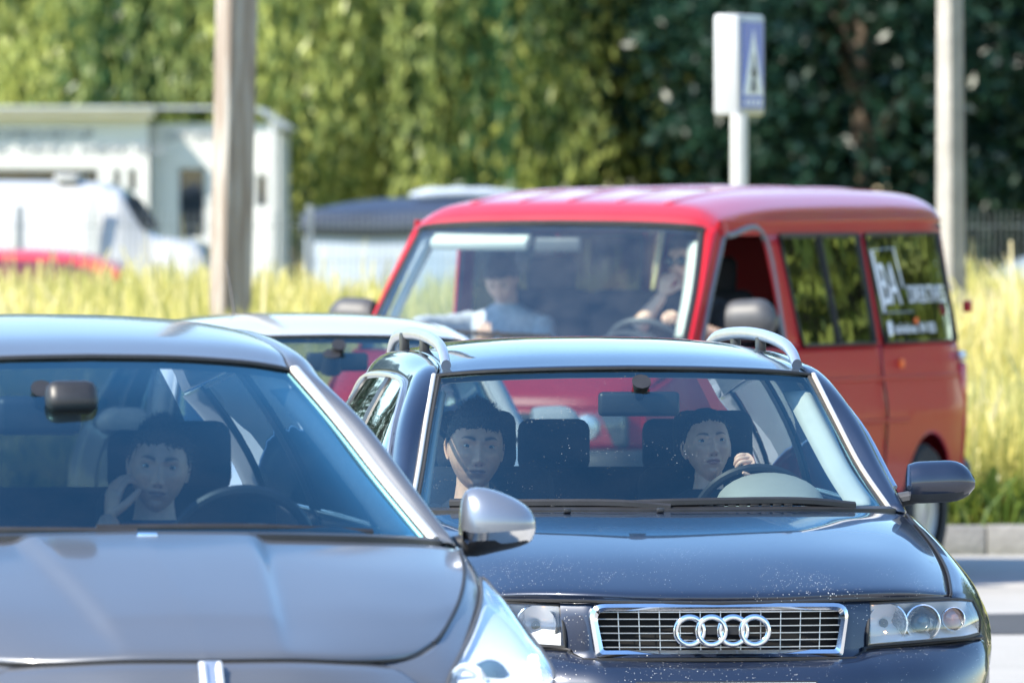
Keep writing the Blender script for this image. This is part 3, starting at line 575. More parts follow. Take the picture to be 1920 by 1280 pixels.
def car(sp, name, label, loc, rz, P, T=lambda a: a, inner=True):
    e = empty(name, loc, RAD(rz), label, 'car'); th = .012
    A = lambda k: [T(np.array(r, float)) for r in sp[k]]
    ref = tuple(T(np.array([[0, 2.2, .6]]))[0])
    H = full(loft(A('hood'), 40, sp.get('hn', 24)))
    if 'hoodfx' in sp: H = sp['hoodfx'](H)
    hood = grid('bonnet', H, P, e, th, ref)
    pair('front_wing', loft(A('fender'), 20, 34), P, e, th, ref)
    grid('front_bumper', full(loft(A('bumper'), 20, 26)), P, e, th, ref)
    ws = grid('windscreen', full(loft(A('screen'), 18, 20)), sp.get('glass', 'windscreen_glass'), e, 0, ref)
    R = full(loft(A('roof'), 24, 18)); grid('roof', R, P, e, th, ref); L = R.copy(); L[..., 2] -= .03; grid('headliner', L, 'headliner', e, 0, ref)
    pair('roof_pillar', loft(A('frame'), 10, 44), P, e, th, ref)
    sp = dict(sp); sp['belt'] = T(cr(sp['belt'], 40)); sp['rail'] = T(cr(sp['rail'], 40))
    # side glass with pillars between
    for kind, (b0, b1, t0, t1) in sp['side']:
        G = np.array([[T(np.array([[0, b0 + (b1 - b0) * u + ((t0 - b0) + ((t1 - t0) - (b1 - b0)) * u) * v, 0]]))[0, 1] for u in np.linspace(0, 1, 8)] for v in np.linspace(0, 1, 8)])
        Q = np.array([[side_pt(sp, G[i, j], i / 7) for j in range(8)] for i in range(8)])
        if kind == 'window': pair('side_window', Q, sp.get('rear_tint', 'side_glass') if b0 > 2.8 else 'side_glass', e, 0, ref)
        else:
            Q[..., 0] += .004; pair('door_pillar', Q, P if kind == 'paint' else kind, e, .01, ref)
    for s in (1, -1):
        ys = np.linspace(sp['rail'][4, 1], sp['rail'][-1, 1], 40); b = MB(); b.tube([side_pt(sp, y, .985) * (s, 1, 1) + (s * .004, 0, 0) for y in ys], .008, 6); b.build('window_trim', 'satin_silver', e)
    for k, m_ in sp.get('doors', ()):
        pair(k, loft([T(np.array(r, float)) for r in m_], 14, 20), P, e, th, ref)
    grid('tailgate', full(loft(A('tail'), 16, 18)), P, e, th, ref); grid('rear_window', full(loft(A('rearglass'), 10, 14)), sp.get('rear_tint', 'side_glass'), e, 0, ref)
    for x, y, r in sp['wheels']:
        p = T(np.array([[x, y, r]]))[0]
        for s in (1, -1): wheel(e, s * p[0], p[1], r)
    b = MB(); lo = T(np.array([[.70, .35, .22], [.70, 4.2, .26]])); b.box((0, (lo[0, 1] + lo[1, 1]) / 2, .25), (lo[0, 0] * 2, lo[1, 1] - lo[0, 1], .08)); b.build('floor_pan', 'carpet', e)
    b = MB(); q = T(np.array([[.66, 1.28, .9], [.66, .5, .4]])); b.box((0, q[0, 1] - .06, (q[0, 2] + .3) / 2 - .04), (q[0, 0] * 2, .05, q[0, 2] - .3)); b.build('bulkhead', 'carpet', e)
    # seals and highlight trim
    sc = A('screen'); edge = np.array([r[-1] for r in sc]); top = sc[-1]
    for s in (1, -1):
        f = np.array([s, 1, 1.])
        b = MB(); b.tube(cr(edge, 20) * f + (s * .004, 0, .006), sp.get('trimr', .008), 10); b.build('highlight_trim', sp.get('trim', 'trim_bright'), e)  # bright tube added to give the pillar edge its sun highlight
        b = MB(); b.tube(cr(edge, 20) * f + (-s * .014, 0, .002), .010, 6); b.build('screen_seal', 'rubber', e)
    tp = np.concatenate([flipx(cr(top, 12))[::-1], cr(top, 12)[1:]]); b = MB(); b.tube(tp + (0, 0, .004), .006, 6); b.build('screen_top_seal', 'rubber', e)
    bp = np.concatenate([flipx(cr(sc[0], 12))[::-1], cr(sc[0], 12)[1:]]); b = MB(); b.tube(bp + (0, -.005, .0), .020, 6, sq=(.8, 1.4)); b.build('cowl_strip', 'black_plastic', e)
    hd = A('hood'); he = np.array([r[-1] for r in hd])
    for s in (1, -1): seam(e, he * (s, 1, 1) + (s * .003, 0, .002), r=.0045, name='bonnet_gap')
    hf = cr(hd[0], 16); seam(e, np.concatenate([flipx(hf)[::-1], hf[1:]]) + (0, -.006, -.001), r=.0045, name='bonnet_gap')
    for y0, zb in sp.get('doorgaps', ()):
        for s in (1, -1): seam(e, [T(np.array([[s * (x + .004), y0, z]]))[0] for x, z in zb], r=.004, name='door_gap')
    return e, ws, sp

# ---- dark blue estate (the sharp car)
EST = dict(rear_tint='tinted_glass',
 hood=[[(0, .058, .733), (.2, .066, .735), (.385, .105, .740), (.55, .205, .740), (.716, .33, .736)],
       [(0, .085, .768), (.2, .095, .770), (.39, .135, .774), (.565, .235, .770), (.725, .37, .755)],
       [(0, .36, .853), (.25, .37, .855), (.45, .41, .851), (.62, .50, .835), (.752, .61, .803)],
       [(0, .70, .914), (.3, .71, .915), (.5, .745, .906), (.66, .80, .888), (.763, .86, .852)],
       [(0, .99, .949), (.3, 1.0, .950), (.52, 1.03, .943), (.67, 1.08, .928), (.766, 1.14, .900)],
       [(0, 1.20, .966), (.3, 1.215, .966), (.52, 1.27, .962), (.67, 1.36, .956), (.766, 1.45, .945)]],
 fender=[[(.716, .33, .736), (.728, .38, .757), (.752, .61, .803), (.763, .86, .852), (.766, 1.14, .900), (.766, 1.45, .945), (.772, 1.75, .962)],
         [(.748, .35, .735), (.772, .43, .755), (.797, .63, .797), (.806, .86, .838), (.808, 1.14, .882), (.808, 1.45, .922), (.812, 1.75, .940)],
         [(.785, .40, .722), (.822, .50, .728), (.848, .66, .752), (.856, .86, .785), (.856, 1.14, .822), (.852, 1.45, .855), (.852, 1.75, .868)],
         [(.822, .45, .660), (.857, .54, .650), (.877, .67, .690), (.883, .87, .735), (.882, 1.12, .735), (.878, 1.42, .70), (.876, 1.75, .70)],
         [(.820, .43, .612), (.868, .525, .53), (.890, .645, .628), (.893, .88, .708), (.890, 1.12, .622), (.884, 1.26, .40), (.878, 1.75, .36)],
         [(.79, .43, .60), (.835, .535, .50), (.85, .655, .60), (.853, .88, .68), (.85, 1.11, .60), (.84, 1.25, .38), (.84, 1.75, .33)]],
 bumper=[[(0, .055, .570), (.30, .07, .572), (.395, .10, .578), (.445, .135, .597), (.62, .24, .604), (.80, .40, .612), (.838, .50, .610)],
         [(0, .005, .566), (.30, .02, .568), (.40, .05, .574), (.46, .095, .588), (.64, .205, .595), (.817, .385, .602), (.845, .50, .600)],
         [(0, -.045, .535), (.30, -.03, .537), (.42, .005, .540), (.50, .05, .545), (.66, .16, .552), (.826, .36, .562), (.852, .50, .56)],
         [(0, -.075, .48), (.30, -.06, .48), (.43, -.02, .48), (.52, .03, .485), (.68, .14, .49), (.83, .35, .50), (.858, .50, .50)],
         [(0, -.07, .36), (.30, -.055, .36), (.43, -.02, .36), (.53, .03, .36), (.69, .14, .36), (.828, .35, .36), (.855, .5, .36)],
         [(0, .0, .22), (.30, .015, .22), (.43, .05, .22), (.53, .1, .22), (.68, .2, .22), (.80, .38, .22), (.83, .5, .22)]],
 screen=[[(0, 1.235, .962), (.25, 1.255, .962), (.50, 1.335, .960), (.66, 1.44, .957), (.724, 1.51, .955)],
         [(0, 1.50, 1.125), (.24, 1.52, 1.122), (.47, 1.595, 1.110), (.61, 1.69, 1.092), (.672, 1.75, 1.078)],
         [(0, 1.75, 1.262), (.23, 1.765, 1.258), (.44, 1.825, 1.245), (.57, 1.90, 1.228), (.627, 1.945, 1.215)],
         [(0, 1.985, 1.376), (.22, 2.0, 1.373), (.42, 2.045, 1.366), (.53, 2.09, 1.358), (.582, 2.12, 1.352)]],
 roof=[[(0, 1.99, 1.381), (.22, 2.0, 1.378), (.42, 2.05, 1.371), (.53, 2.095, 1.363), (.572, 2.12, 1.358)],
       [(0, 2.3, 1.430), (.22, 2.31, 1.427), (.40, 2.33, 1.416), (.50, 2.34, 1.402), (.548, 2.35, 1.392)],
       [(0, 2.85, 1.463), (.22, 2.85, 1.459), (.40, 2.85, 1.446), (.50, 2.85, 1.430), (.545, 2.85, 1.418)],
       [(0, 3.6, 1.450), (.22, 3.6, 1.446), (.40, 3.6, 1.434), (.49, 3.6, 1.418), (.535, 3.6, 1.406)],
       [(0, 4.25, 1.390), (.22, 4.24, 1.386), (.38, 4.22, 1.374), (.46, 4.2, 1.36), (.505, 4.18, 1.348)]],
 frame=[[(.730, 1.50, .957), (.678, 1.745, 1.080), (.633, 1.94, 1.217), (.578, 2.13, 1.358), (.551, 2.35, 1.393), (.548, 2.85, 1.419), (.538, 3.6, 1.407), (.508, 4.2, 1.347)],
        [(.756, 1.49, .957), (.712, 1.735, 1.095), (.668, 1.945, 1.232), (.612, 2.15, 1.357), (.585, 2.37, 1.392), (.580, 2.85, 1.416), (.570, 3.6, 1.402), (.54, 4.2, 1.34)],
        [(.776, 1.50, .953), (.742, 1.75, 1.085), (.700, 1.96, 1.222), (.646, 2.17, 1.335), (.618, 2.38, 1.372), (.612, 2.85, 1.394), (.602, 3.6, 1.378), (.57, 4.22, 1.31)],
        [(.792, 1.60, .948), (.764, 1.80, 1.055), (.722, 2.01, 1.19), (.670, 2.22, 1.292), (.642, 2.42, 1.335), (.636, 2.85, 1.352), (.628, 3.6, 1.335), (.60, 4.2, 1.25)]],
 belt=[(.80, 1.6, .935), (.806, 2.0, .945), (.81, 2.8, .960), (.80, 3.6, .975), (.76, 4.3, .99)],
 rail=[(.80, 1.6, .94), (.764, 1.80, 1.055), (.722, 2.01, 1.19), (.670, 2.22, 1.292), (.642, 2.42, 1.335), (.636, 2.85, 1.352), (.628, 3.6, 1.335), (.60, 4.25, 1.25)],
 side=[('window', (1.72, 2.70, 2.40, 2.78)), ('window', (1.72, 1.725, 2.0, 2.40)), ('black_plastic', (2.70, 2.83, 2.78, 2.89)), ('window', (2.83, 3.58, 2.89, 3.50)), ('black_plastic', (3.58, 3.68, 3.50, 3.58)), ('window', (3.68, 4.22, 3.58, 4.05)), ('paint', (4.22, 4.4, 4.05, 4.25))],
 doors=[('front_door', [[(.800, 1.72, .945), (.812, 2.25, .952), (.812, 2.76, .960)], [(.835, 1.75, .90), (.845, 2.25, .91), (.845, 2.76, .915)], [(.872, 1.75, .75), (.88, 2.25, .76), (.88, 2.76, .765)], [(.876, 1.75, .50), (.882, 2.25, .5), (.882, 2.76, .5)], [(.862, 1.75, .28), (.866, 2.25, .28), (.866, 2.76, .28)]]),
        ('rear_door', [[(.812, 2.77, .960), (.806, 3.2, .968), (.80, 3.62, .976)], [(.845, 2.77, .915), (.842, 3.2, .92), (.835, 3.62, .93)], [(.88, 2.77, .765), (.88, 3.2, .77), (.876, 3.62, .775)], [(.882, 2.77, .5), (.882, 3.2, .5), (.878, 3.62, .5)], [(.866, 2.77, .28), (.866, 3.2, .28), (.86, 3.62, .28)]]),
        ('rear_wing', [[(.80, 3.63, .976), (.775, 4.1, .99), (.70, 4.42, 1.0)], [(.835, 3.63, .93), (.82, 4.1, .94), (.74, 4.45, .94)], [(.876, 3.63, .775), (.865, 4.1, .78), (.78, 4.5, .78)], [(.878, 3.63, .60), (.87, 4.1, .58), (.79, 4.52, .5)], [(.86, 3.63, .55), (.85, 4.1, .45), (.77, 4.5, .3)]])],
 tail=[[(0, 4.50, .98), (.3, 4.49, .98), (.55, 4.46, .98), (.70, 4.42, .985)], [(0, 4.53, .85), (.3, 4.52, .85), (.58, 4.49, .85), (.75, 4.45, .85)], [(0, 4.55, .6), (.3, 4.54, .6), (.6, 4.52, .6), (.78, 4.47, .6)], [(0, 4.52, .3), (.3, 4.51, .3), (.6, 4.49, .3), (.76, 4.45, .3)]],
 rearglass=[[(0, 4.50, .98), (.3, 4.49, .98), (.55, 4.46, .98), (.66, 4.42, .985)], [(0, 4.40, 1.18), (.3, 4.39, 1.18), (.5, 4.36, 1.175), (.60, 4.32, 1.17)], [(0, 4.26, 1.388), (.25, 4.25, 1.383), (.42, 4.22, 1.365), (.50, 4.19, 1.345)]],
 wheels=[(.78, .89, .315), (.78, 3.54, .315)],
 doorgaps=[(1.745, [(.80, .95), (.852, .87), (.876, .70), (.877, .4)]), (2.765, [(.812, .96), (.845, .915), (.880, .765), (.882, .4)])])
est, est_ws, est_sp = car(EST, 'estate_car', 'dark navy blue estate car with four-ring grille and silver roof rails', (.605, 32.74, 0), 7.1, 'navy_paint')

def rounded_loop(pts, n=6, rads=None):
    """closed loop through corners (x, z) with rounded corners"""
    out = []; k = len(pts); P = [np.array(p, float) for p in pts]
    for i in range(k):
        a, c, d = P[i - 1], P[i], P[(i + 1) % k]; r = rads[i]; u = (a - c) / np.linalg.norm(a - c); v = (d - c) / np.linalg.norm(d - c)
        p0, p1 = c + u * r, c + v * r
        for t in np.linspace(0, 1, n): out.append((1 - t) ** 2 * p0 + 2 * t * (1 - t) * c + t * t * p1)
    return np.array(out)
# grille: chrome surround, black back, bars, four rings
def gy(x): return .012 + .30 * x * x                # forward curve of the nose
gr_out = rounded_loop([(-.360, .578), (.360, .578), (.384, .733), (-.384, .733)], 7, [.012, .012, .05, .05]); gr_in = rounded_loop([(-.338, .599), (.338, .599), (.360, .713), (-.360, .713)], 7, [.008, .008, .035, .035])
gfr = MB(); n_ = len(gr_out); V = []
for loop, dy in ((gr_out, .028), (gr_out * .997 + np.array((0, .002)), -.002), (gr_in * .5 + gr_out * .5, -.010), (gr_in, .0), (gr_in, .03)):
    V += [(x, gy(x) + dy + .06 * (z - .575), z) for x, z in loop]
gfr.add(V, gfaces(5, n_, True)); grille = gfr.build('grille', 'chrome', est)
b = MB(); xs = np.linspace(-.375, .375, 20); b.add([(x, gy(x) + .055, z) for z in (.575, .728) for x in xs], gfaces(2, 20)); b.build('grille_backing', 'void_black', grille)
for s_ in (1, -1):
    b = MB(); xs = s_ * np.linspace(.350, .452, 10); b.add([(x, gy(x) + dy + .02 * max(0, abs(x) - .38) / .07, z) for z, dy in ((.742, .058), (.70, .034), (.60, .034), (.572, .024), (.556, .0)) for x in xs], gfaces(5, 10)); b.build('grille_surround_panel', 'navy_paint', est)
for i in range(6):
    z = .608 + i * .0202; hw = np.interp(z, [.599, .713], [.337, .359]); xs = np.linspace(-hw, hw, 24); b = MB(); b.tube([(x, gy(x) + .012 + .06 * (z - .575), z) for x in xs], .0019, 6, sq=(1, 1.6)); b.build('horizontal_grille_bar', 'satin_silver', grille)
for i in range(11):
    x = -.295 + i * .059; b = MB(); b.tube([(x * .985, gy(x) + .016, .600), (x * 1.0, gy(x) + .022, .712)], .0016, 6); b.build('vertical_grille_bar', 'satin_silver', grille)
for i in range(4):
    xc = -.0945 + i * .063; a = np.linspace(0, 2 * pi, 36, endpoint=False); b = MB(); b.tube([(xc + .0395 * cos(t), gy(xc + .0395 * cos(t)) - .016 - .002 * (i % 2), .656 + .0395 * sin(t)) for t in a], .0085, 10, True, sq=(1, .8)); b.build('emblem_ring', 'chrome', grille)
b = MB(); b.box((0, .01, .656), (.16, .03, .02)); b.build('emblem_mount', 'rubber', grille)
# number plate
b = MB(); b.rbox((.0, -.092, .456), (.53, .012, .118), .006); pl = b.build('number_plate_holder', 'black_plastic', est); b = MB(); b.rbox((.0, -.100, .456), (.52, .006, .108), .004); b.build('number_plate', 'plate_white', pl)
# headlamps
def headlamp(s):
    f = np.array([s, 1, 1.])
    tl = [(.452, .150, .728), (.56, .205, .730), (.66, .270, .731), (.735, .325, .731), (.795, .40, .724)]
    ml = [(.444, .118, .665), (.56, .172, .668), (.67, .24, .670), (.752, .305, .672), (.816, .40, .675)]
    bl = [(.440, .112, .606), (.56, .168, .612), (.67, .238, .617), (.755, .305, .621), (.818, .41, .628)]
    G = loft([np.array(r) * f for r in (tl, ml, bl)], 10, 24); lens = grid('headlamp', G, 'lens_glass', est, 0)
    B = loft([np.array(r) * f + (0, d, 0) for r, d in ((tl, .012), (ml, .11), (bl, .012))], 10, 24); grid('housing', B, 'lamp_housing', lens)
    for (xc, yc, zc, r, kind) in ((.512, .225, .666, .060, 'main'), (.622, .255, .668, .052, 'dip'), (.722, .315, .676, .034, 'ind')):
        ax = Vector((.10 * s, -1, 0)); c = (xc * s, yc, zc)
        b = MB(); b.lathe([(r * .25, -.05), (r * .6, -.038), (r * .88, -.012), (r, .012), (r * 1.03, .018), (r * .96, .02)], c, ax, 28); bw = b.build('reflector_bowl', 'reflector', lens)
        if kind == 'main':
            b = MB(); b.lathe([(.001, -.02), (.013, -.02), (.015, -.045)], c, ax, 16); b.build('bulb', 'projector_lens', bw)
            b = MB(); b.sphere((c[0] - .002 * s, c[1] + .0, c[2] - .030), (.0065, .006, .0075), 10, 8); b.build('sidelight_bulb', 'bulb_lit', bw)
        elif kind == 'dip':
            b = MB(); b.lathe([(.001, .022), (.012, .019), (.022, .009), (.029, -.008), (.030, -.02)], c, ax, 24); b.build('projector', 'projector_lens', bw)
        else:
            b = MB(); b.lathe([(.001, .016), (r * .5, .013), (r * .9, .004), (r * .95, -.01)], c, ax, 24); b.build('indicator', 'amber_lens', bw)
    loop = np.concatenate([cr(tl, 16), cr([tl[-1], ml[-1], bl[-1]], 8)[1:], cr(bl, 16)[::-1][1:], cr([bl[0], ml[0], tl[0]], 8)[1:-1]]) * f
    b = MB(); b.tube(loop + (0, .004, 0), .0055, 6, True); b.build('lamp_seal', 'rubber', lens)
headlamp(1); headlamp(-1)
seam(est, [(.395, .075, .572), (.43, .10, .590), (.445, .118, .600), (.62, .222, .608), (.80, .385, .617), (.832, .45, .618)], [(-.395, .075, .572), (-.43, .10, .590), (-.445, .118, .600), (-.62, .222, .608), (-.80, .385, .617), (-.832, .45, .618)], r=.006, name='bumper_gap')
xs = np.linspace(-.4, .4, 16); seam(est, [(x, gy(x) - .004, .5715) for x in xs], r=.006, name='bumper_gap')
# roof rails
for s in (1, -1):
    b = MB(); b.tube(cr([(s * .543, 2.17, 1.386), (s * .541, 2.25, 1.420), (s * .537, 2.40, 1.446), (s * .533, 2.75, 1.466), (s * .527, 3.2, 1.471), (s * .520, 3.65, 1.458), (s * .514, 3.85, 1.43), (s * .511, 3.94, 1.39)], 40), .0165, 12, sq=(1.2, .95)); rl = b.build('roof_rail', 'satin_silver', est)
    for y, z in ((2.85, 1.41), (3.4, 1.41)): b = MB(); b.rbox((s * .53, y, z + .025), (.025, .08, .075), .008); b.build('rail_foot', 'black_plastic', rl)
# door mirrors
def door_mirror(parent, s, c, d, m, lower='grey_plastic', tap=.8, arm=True, name='door_mirror'):
    """shell swept sideways: d = width, depth, height"""
    w, dp, h = d; rows = []
    for i, t in enumerate(np.linspace(0, 1, 12)):
        x = c[0] + s * (t - .5) * w; k = (1 - (max(0, t - .55) / .45) ** 2.6 * .62) * (.90 + .1 * min(1, t * 8)); z0 = c[2] - h * .5 + .06 * h * t
        kk = k if t < .97 else k * .75; rows.append([(x, c[1] + dp * .5 * cos(a) * (kk ** .6), z0 + h * .5 + h * .5 * sin(a) * kk + (.10 * h * (1 - k)) * -1) for a in np.linspace(0, 2 * pi, 22, endpoint=False)])
    V = np.array(rows).reshape(-1, 3); F = gfaces(12, 22, True) + [tuple(range(22)), tuple(11 * 22 + j for j in range(22))]
    zc = c[2] - h * .22; up = [f for f in F if np.mean([V[i][2] for i in f]) >= zc]; dn = [f for f in F if np.mean([V[i][2] for i in f]) < zc]
    b = MB(); b.add(V, up, 0); b.add(V, dn, 1); mo = b.build(name, [m, lower], parent)
    b = MB(); b.lathe([(.001, 0), (h * .40, 0)], (c[0], c[1] + dp * .42, c[2]), (0, 1, 0), 16); b.v = [(c[0] + (v[0] - c[0]) * w / h * 1.0, v[1], v[2]) for v in b.v]; b.build('mirror_glass', 'chrome', mo)
    if arm: b = MB(); b.tube(cr([(c[0] - s * (w * .5 + .055), c[1] + .03, c[2] - h * .45), (c[0] - s * w * .48, c[1] + .01, c[2] - h * .36), (c[0] - s * w * .30, c[1], c[2] - h * .28)], 8), [.035, .033, .032, .031, .031, .03, .03, .03], 10, sq=(.7, 1)); b.build('mirror_arm', lower, mo)
for s in (1, -1): door_mirror(est, s, (s * .902, 1.62, 1.037), (.20, .12, .128), 'navy_paint')
# wipers
def wiper(parent, pts, r=.008, name='wiper'):
    b = MB(); b.tube(cr(pts, 14), r, 6, sq=(1.3, .8)); o = b.build(name, 'black_plastic', parent); return o
wiper(est, [(.60, 1.375, .975), (.40, 1.30, .992), (.05, 1.245, .990), (-.12, 1.262, .984)], .010); wiper(est, [(.02, 1.225, .975), (-.15, 1.25, .988), (-.45, 1.33, .987), (-.62, 1.42, .985)], .010)
for x in (-.02, -.30): b = MB(); b.rbox((x, 1.16, .970), (.022, .03, .014), .004); b.build('washer_jet', 'black_plastic', est)
for i in range(7):
    x = -.32 + i * .035; b = MB(); b.rbox((x, 1.262 + .3 * x * x, .980), (.026, .014, .006), .002); b.build('cowl_vent', 'rubber', est)
for i in range(12):
    x = .0 + i * .035; b = MB(); b.rbox((x, 1.252 + .28 * x * x, .981), (.026, .014, .006), .002); b.build('cowl_vent', 'rubber', est)

# interior shared by the cars
def interior(e, sp_wheel, mirror_c, dashz, dash_y0, hw, seats, rear, bin_c=None, binm='dash_pale', pillar=None, mir=(.25, .03, .075), rear_hr=(), dm='dash_plastic'):
    rows = []
    for y, z in ((dash_y0, dashz - .05), (dash_y0 + .12, dashz), (dash_y0 + .32, dashz + .005), (dash_y0 + .42, dashz - .03), (dash_y0 + .46, dashz - .16), (dash_y0 + .44, dashz - .42)):
        rows.append([(0, y, z + .01), (hw * .4, y + .02, z + .008), (hw * .75, y + .06, z), (hw, y + .13, z - .02)])
    grid('dashboard', full(loft(rows, 18, 16)), dm, e, 0, (0, dash_y0 + .2, dashz - .5))
    if bin_c:
        b = MB(); k = 9; V = []
        for i in range(k):
            t = i / (k - 1); y = bin_c[1] - .10 + .30 * t; sc = .22 + .78 * math.sin(t * pi * .5)
            for a in np.linspace(0, pi, 16): V.append((bin_c[0] + bin_c[3] * (.55 + .45 * sc) * cos(a), y, bin_c[2] - .045 + (bin_c[4] + .015) * sc * sin(a)))
        b.add(V, gfaces(k, 16)); b.build('instrument_hood', binm, e)
    steering(e, sp_wheel)
    b = MB(); b.rbox(mirror_c, mir, .022, 0, None, 3); mm = b.build('interior_mirror', 'black_plastic', e); b = MB(); b.tube([(mirror_c[0], mirror_c[1] - .01, mirror_c[2] + .02), (mirror_c[0], mirror_c[1] - .06, mirror_c[2] + .07)], [.014, .03], 10); b.build('mirror_stalk', 'black_plastic', mm)
    for x, y, hz in seats: headrest_seat(e, x, y, top=hz - .13, hz=hz)
    b = MB(); b.rbox((0, rear[0] - .25, .45), (1.2, .5, .18), .06, 0, None, 3); rs = b.build('rear_bench', 'seat_cloth', e)
    b = MB(); b.rbox((0, rear[0] + .08, (.5 + rear[1]) / 2), (1.22, .14, rear[1] - .45), .05, 0, Matrix.Rotation(RAD(-10), 4, 'X'), 3); b.build('rear_backrest', 'seat_cloth', rs)
    for x in rear_hr: b = MB(); b.rbox((x, rear[0] + .15, rear[1] + .09), (.23, .08, .17), .035, 0, None, 3); b.build('rear_headrest', 'seat_cloth', rs)
interior(est, (.385, 1.99, .908), (.02, 1.93, 1.272), .945, 1.32, .64, [(.37, 2.62, 1.14), (-.37, 2.66, 1.14)], (3.35, 1.02), (.405, 1.62, 1.01, .165, .085), rear_hr=(-.04, -.42, .36))
def inner_pillars(e, edge, off, m='trim_cream', w=.05, back=.03, name='inner_pillar_trim'):
    for s in (1, -1):
        a = np.array(edge) * (s, 1, 1); r0 = a + (-s * .020, back * .6, -.016); r1 = a + (-s * (.020 + (w if s > 0 else w * .35)), back + .05, -.022); r2 = a + (s * .02, back + .12, -.02)
        rows = [r1 * 1., r0, r2]; G = loft(rows, 8, 16); grid(name, G, m, e, .006, (0, 3, 1.))
inner_pillars(est, [(.70, 1.56, .99), (.665, 1.75, 1.085), (.622, 1.945, 1.215), (.585, 2.09, 1.325)], 0, w=.065)

